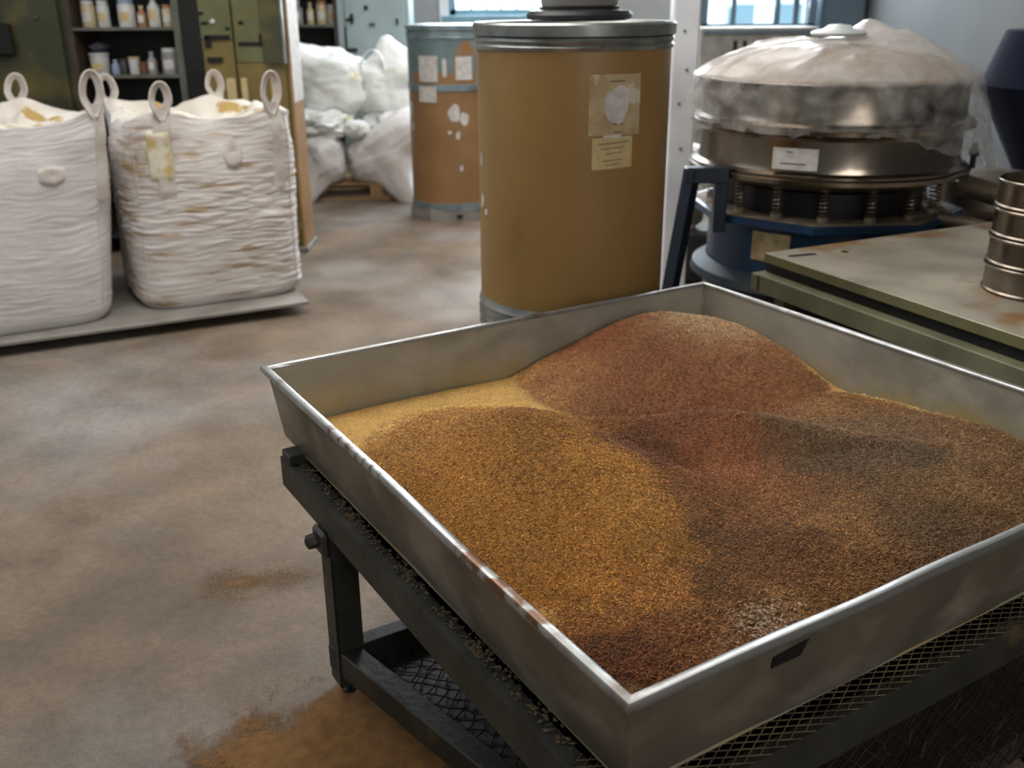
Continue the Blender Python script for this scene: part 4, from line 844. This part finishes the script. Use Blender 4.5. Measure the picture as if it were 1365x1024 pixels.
for k in range(16):
    a = 2 * PI * k / 16 + .12; x, y = .455 * math.cos(a), .455 * math.sin(a)
    sp_ = MB(); pts = [(x + .016 * math.cos(t), y + .016 * math.sin(t), .722 + .105 * t / (2 * PI * 7)) for t in np.linspace(0, 2 * PI * 7, 84)]
    sp_.tube(pts, .0042, 5); s_ = sp_.build('spring', 'steel_dull', mc, True)
    MB().lathe([(0, .70), (.022, .70), (.022, .722), (0, .722)], 12, Matrix.Translation((x, y, 0))).build('spring_seat', 'dust', s_)
def octo(R, n=8, off=0.0): return [(R * math.cos(2 * PI * k / n + off), R * math.sin(2 * PI * k / n + off)) for k in range(n)]
OFF = math.atan2(3.62 - SY_, 1.13 - SX)
MB().prism(octo(.56, 8, OFF), .672, .700).build('base_flange', 'blue', mc); MB().prism(octo(.535, 8, OFF), .700, .703).build('dusty_top', 'dust', mc)
MB().prism(octo(.465, 24, OFF), .44, .672).build('base_drum', 'blue', mc, 20)
MB().lathe([(.465, .47), (.52, .44), (.53, .41), (.50, .39), (0, .39)], 64).build('base_skirt', 'skirt', mc, True)
MB().lathe([(.47, .39), (.47, .0), (.56, 0), (.56, .02)], 64).build('pedestal', 'darkblue', mc, True)
# hatch, name plate, sight holes
def plate_on(R, a0, a1, z0, z1, mt, nm, th=.004): return cyl_patch(MB(), R, a0, a1, z0, z1, th=th).build(nm, mt, mc, True)
plate_on(.466, -2.42, -2.08, .53, .645, 'plate', 'name_plate')
pp = plate_on(.526, -2.24, -1.92, .905, .985, 'paper3', 'paper_notice', .003)
tx = MB()
for (a, b_, z_) in ((-2.14, -2.10, .968), (-2.18, -2.0, .925)): cyl_patch(tx, .5292, a, b_, z_, z_ + .005, th=.0008, n=4)
o = tx.build('printed_text', 'ink', pp); o['kind'] = 'stuff'
# discharge spout and motor arms on the right
MB().tube([(.50, -.18, .80), (.64, -.30, .765)], .045, 16).build('spout', 'steel_dull', mc, True)
MB().tube([(.36, -.35, .70), (.58, -.50, .665)], .028, 14).build('drain_pipe', 'steel_dull', mc, True)
MB().box(.46, .60, -.30, -.18, .60, .66, bev=.01).build('bracket', 'darkblue', mc)
MB().tube([(.575, -.10, .85), (.575, -.10, .95)], .012, 10).tube([(.575, -.10, .90), (.575, -.10, .925)], .02, 6).build('clamp_bolt', 'black', mc, True)
cap = thing('port_cap', 'small white dished cap sitting on top of the plastic-wrapped machine', 'cap', (SX - .01, SY_ - .04, 1.362))
MB().lathe([(0, 0), (.05, 0), (.10, .004), (.108, .012), (.10, .02), (.06, .028), (.04, .042), (0, .046)], 40).build('cap_body', 'whitecap', cap, True)
# plastic film draped over
fm = MB(); NA, K = 220, 90; vs = []; op = []
for j in range(K + 1):
    s_ = j / K
    for i in range(NA):
        a = 2 * PI * i / NA; ca_, sa = math.cos(a), math.sin(a)
        da = (a + PI) % (2 * PI) - PI
        g_right = math.exp(-(da / .55) ** 2); dl_ = (a - PI); g_left = math.exp(-(dl_ / .5) ** 2)
        g_front = math.exp(-((da + PI / 2) / .7) ** 2)
        hem = 1.03 - .02 * g_left - .20 * g_right + .0 * g_front + .025 * noise.noise(Vector((ca_ * 3, sa * 3, 2)))
        if -1.5 < da < -.2: hem -= .06 * math.sin((da + 1.5) / 1.3 * PI)
        hem += .03 * abs(noise.noise(Vector((ca_ * 6, sa * 6, 12))))
        if s_ < .55:
            q_ = s_ / .55; r_ = .556 * q_
            z = 1.224 + .124 * (1 - q_ ** 2.6)
            x, y = r_ * ca_, r_ * sa
            z += .072 * math.exp(-((x - .17) ** 2 + (y - .12) ** 2) / .012) + .03 * math.exp(-((x - .25) ** 2 + (y + .05) ** 2) / .02)
            z += .030 * (.5 - abs(noise.noise(Vector((x * 5 + .4 * y, y * 9, 1.5))))) ** 2 * 2 * math.sin(PI * min(1, q_ * .96)) + .022 * (.5 - abs(noise.noise(Vector((a * 2.2, r_ * 3, 3.5))))) * q_ * (1 - q_ ** 6) + .016 * noise.noise(Vector((x * 4, y * 4, 7.5))) * math.sin(PI * q_)
            o_v = .50 + .10 * q_ + .35 * max(0, noise.noise(Vector((x * 9, y * 9, 4.0)))) + .3 * math.exp(-((x - .19) ** 2 + (y - .1) ** 2) / .03)
        else:
            q_ = (s_ - .55) / .45; z = 1.224 - (1.224 - hem) * q_
            r_ = .556 + .006 * math.sin(q_ * PI) + .13 * g_right * q_ ** 1.2 + .015 * g_left * q_
            wr = noise.noise(Vector((ca_ * 7, sa * 7, z * 5))) * .014 * (.25 + q_) + .03 * (.35 - abs(noise.noise(Vector((a * 3.1, z * 11 + a * 1.2, 2.2))))) * math.sin(PI * min(1, q_ * .95 + .05)) * (q_ > 0) + abs(noise.noise(Vector((ca_ * 12, sa * 12, z * 9)))) * .012 * (.2 + q_)
            r_ += wr; x, y = r_ * ca_, r_ * sa
            o_v = .10 + .42 * abs(noise.noise(Vector((ca_ * 5, sa * 5, z * 10)))) + .34 * g_right + .25 * max(0, q_ - .9) * 10 * .6 + .3 * max(0, .12 - q_) / .12
        vs.append((x, y, z)); op.append(o_v)
fs = [(j * NA + i, j * NA + (i + 1) % NA, (j + 1) * NA + (i + 1) % NA, (j + 1) * NA + i) for j in range(K) for i in range(NA)]
fm.add(vs, fs); film = fm.build('plastic_sheet', 'film', None, 80); film.location = (SX, SY_, 0)
at = film.data.attributes.new('opacity', 'FLOAT', 'POINT'); at.data.foreach_set('value', op)
tag(film, 'clear crinkled plastic sheet draped over the round steel screening machine', 'plastic sheet')
# blue stand at the left of the machine
KX, KY = .70 - SX, 3.86 - SY_
MB().tube([(KX + .01, KY, .885), (KX - .105, KY, 0)], .035, 4).build('support_leg', 'darkblue', mc)
MB().box(KX - .02, KX + .15, KY - .03, KY + .03, .835, .895, bev=.004).build('support_arm', 'darkblue', mc)
MB().box(KX + .10, KX + .15, KY - .02, KY + .03, .64, .86, bev=.004).build('support_strut', 'darkblue', mc)
# clutter behind
k_ = sack('crumpled whitish rag heap on a crate behind the blue leg of the wrapped machine', (.98, 5.75, .62), (.22, .16, .10), 13.0, 'sack', group=None, name='rag_heap', amp=.5); k_['category'] = 'rags'
ct = thing('gear_motor', 'dusty pale grey motor on a block behind the blue leg of the wrapped machine', 'motor', (.95, 5.5, 0))
MB().box(-.25, .30, -.12, .2, 0, .30, bev=.02).build('block', 'shelf', ct)
MB().lathe([(0, 0), (.10, 0), (.13, .03), (.13, .26), (.10, .30), (0, .30)], 28, basis((-.18, 0, .43), (0, 1, 0), (0, 0, 1), (1, 0, 0))).build('housing', 'clutter', ct, True)
MB().lathe([(0, 0), (.05, 0), (.05, .08), (0, .08)], 16, basis((.12, 0, .43), (0, 1, 0), (0, 0, 1), (1, 0, 0))).build('shaft_hub', 'black', ct, True)
MB().box(-.14, .08, -.1, .1, .30, .34, bev=.01).build('foot', 'clutter', ct)
gc = thing('switch_cabinet', 'grey-white electrical box with dark slots below the right window', 'cabinet', (1.52, 7.6, 0))
MB().box(-.12, .75, 0, .4, 0, 1.31, bev=.01).build('body', 'clutter', gc)
for x0 in (.12, .19): MB().box(x0, x0 + .03, -.006, .0, 1.10, 1.22).build('slot', 'black', gc)
MB().box(-.10, .73, -.01, .0, 1.27, 1.29).build('edge_strip', 'grey_blue', gc)
# ================================================================== SECOND SMALL SCREEN + NAVY MIXER
sm = thing('vibrating_screen', 'small low screening machine with blue base at right behind the tabletop sieves', 'machine', (2.13, 4.42, 0))
MB().lathe([(.20, .60), (.22, .605), (.225, .62), (.205, .635), (.205, .735), (.225, .745), (.23, .757), (.22, .765), (.10, .775), (0, .78)], 64).build('steel_frame', 'steel_dull', sm, True)
MB().prism(octo(.27, 8, .3), .56, .585).build('base_flange', 'dust', sm); MB().prism(octo(.24, 12, .3), 0, .56).build('base_drum', 'darkblue', sm)
MB().lathe([(0, .585), (.15, .585), (.15, .60), (0, .60)], 24).build('spring_pack', 'black', sm)
nv = thing('cone_mixer', 'navy blue double-cone mixer drum at the right edge by the grey wall', 'machine', (2.84, 5.1, 0))
MB().lathe([(0, .62), (.22, .64), (.44, 1.05), (.465, 1.09), (.44, 1.13), (.37, 1.345), (.36, 1.35), (0, 1.36)], 20).build('drum', 'navy', nv, 20)
MB().tube([(-.22, 0, 1.35), (-.12, 0, 1.42), (.05, 0, 1.44)], .012, 8).build('handle', 'black', nv, True)
MB().box(-.08, .08, -.08, .08, 0, .64, bev=.01).build('post', 'darkblue', nv); MB().box(-.25, .25, -.25, .25, 0, .04, bev=.005).build('foot_plate', 'darkblue', nv)
kb = thing('valve_knob', 'black round knob on a thin post between wrapped machine and navy mixer', 'knob', (2.115, 4.75, 0))
MB().tube([(0, 0, 0), (0, 0, 1.11)], .012, 8).build('post', 'black', kb); MB().lathe([(0, 1.09), (.018, 1.09), (.03, 1.11), (.032, 1.135), (.02, 1.16), (0, 1.165)], 16).build('knob', 'rubber', kb, True)
# ================================================================== TABLE
TA = math.atan2(.437, .971) + .02
tb = thing('metal_table', 'steel-topped work table with olive edges carrying the stack of sieves', 'table', (.84, 3.174, 0), TA)
TW, TD = 1.75, 1.7
tp = MB().box(0, TW, -TD, 0, .690, .720, bev=.002).build('tabletop', 'table', tb)
for (a, b_, c, d) in ((0, TW, -.004, 0.0),): pass
MB().box(-.002, .0, -TD, 0, .690, .7185).build('edge_strip', 'table_edge', tb); MB().box(0, TW, 0, .002, .690, .7185).build('edge_strip', 'table_edge', tb)
# slotted hole
MB().lathe([(0, .7202), (.013, .7202), (.013, .7207), (0, .7207)], 14, Matrix.Translation((.24, -.11, 0))).build('bolt_hole', 'black', tb)
sl_ = MB(); sl_.prism([(.045 + .012 * math.cos(t) if math.cos(t) < 0 else .125 + .012 * math.cos(t), -.075 + .012 * math.sin(t) - (.0 if math.cos(t) < 0 else .012)) for t in np.linspace(0, 2 * PI, 20, endpoint=False)], .7202, .7208); sl_.build('slot', 'black', tb)
MB().box(-.035, .02, -TD, -.01, .595, .655, bev=.003).build('side_rail', 'table_rail', tb); MB().box(-.035, TW, -.03, .02, .597, .653, bev=.003).build('back_rail', 'table_rail', tb)
MB().box(0.01, .05, -TD, 0, .655, .69).build('spacer', 'black', tb)
for (x, y) in ((.02, -.04), (TW - .06, -.04), (.02, -TD + .06), (TW - .06, -TD + .06)): MB().box(x, x + .05, y - .05, y, 0, .6, bev=.003).build('leg', 'table_rail', tb)
MB().box(.04, TW - .05, -TD + .02, -.02, .2, .22).build('lower_shelf', 'shelf', tb)
# sieves
TZ = .7207; HS = .0785
names = ['bottom sieve of the stack, standing on the table plate', 'second sieve from the bottom of the tabletop stack', 'third sieve from the bottom of the tabletop stack', 'open topmost sieve of the tabletop stack, mesh inside']
for k in range(4):
    s_ = thing('test_sieve', 'round stainless ' + names[k], 'sieve', (1.502, 2.70, TZ + k * (HS + .0005)), 0, 'test sieves stacked on the table')
    R_ = .146
    MB().lathe([(R_ - .004, 0), (R_ + .001, 0), (R_ + .004, .003), (R_ + .004, .007), (R_, .011), (R_, HS - .010), (R_ + .004, HS - .008), (R_ + .006, HS - .003), (R_ + .004, HS), (R_ - .001, HS - .001), (R_ - .002, HS - .008), (R_ - .002, .011), (R_ - .004, .008), (R_ - .004, 0)], 96).build('frame', 'sieve', s_, 30)
    MB().lathe([(R_ - .002, .0195), (R_ - .006, .024), (R_ - .008, .0195)], 64).build('mesh_seat', 'sieve', s_, True)
    MB().lathe([(0, .018), (R_ - .003, .018), (R_ - .003, .0195), (0, .0195)], 64).build('sieve_mesh', 'steel_dull', s_)
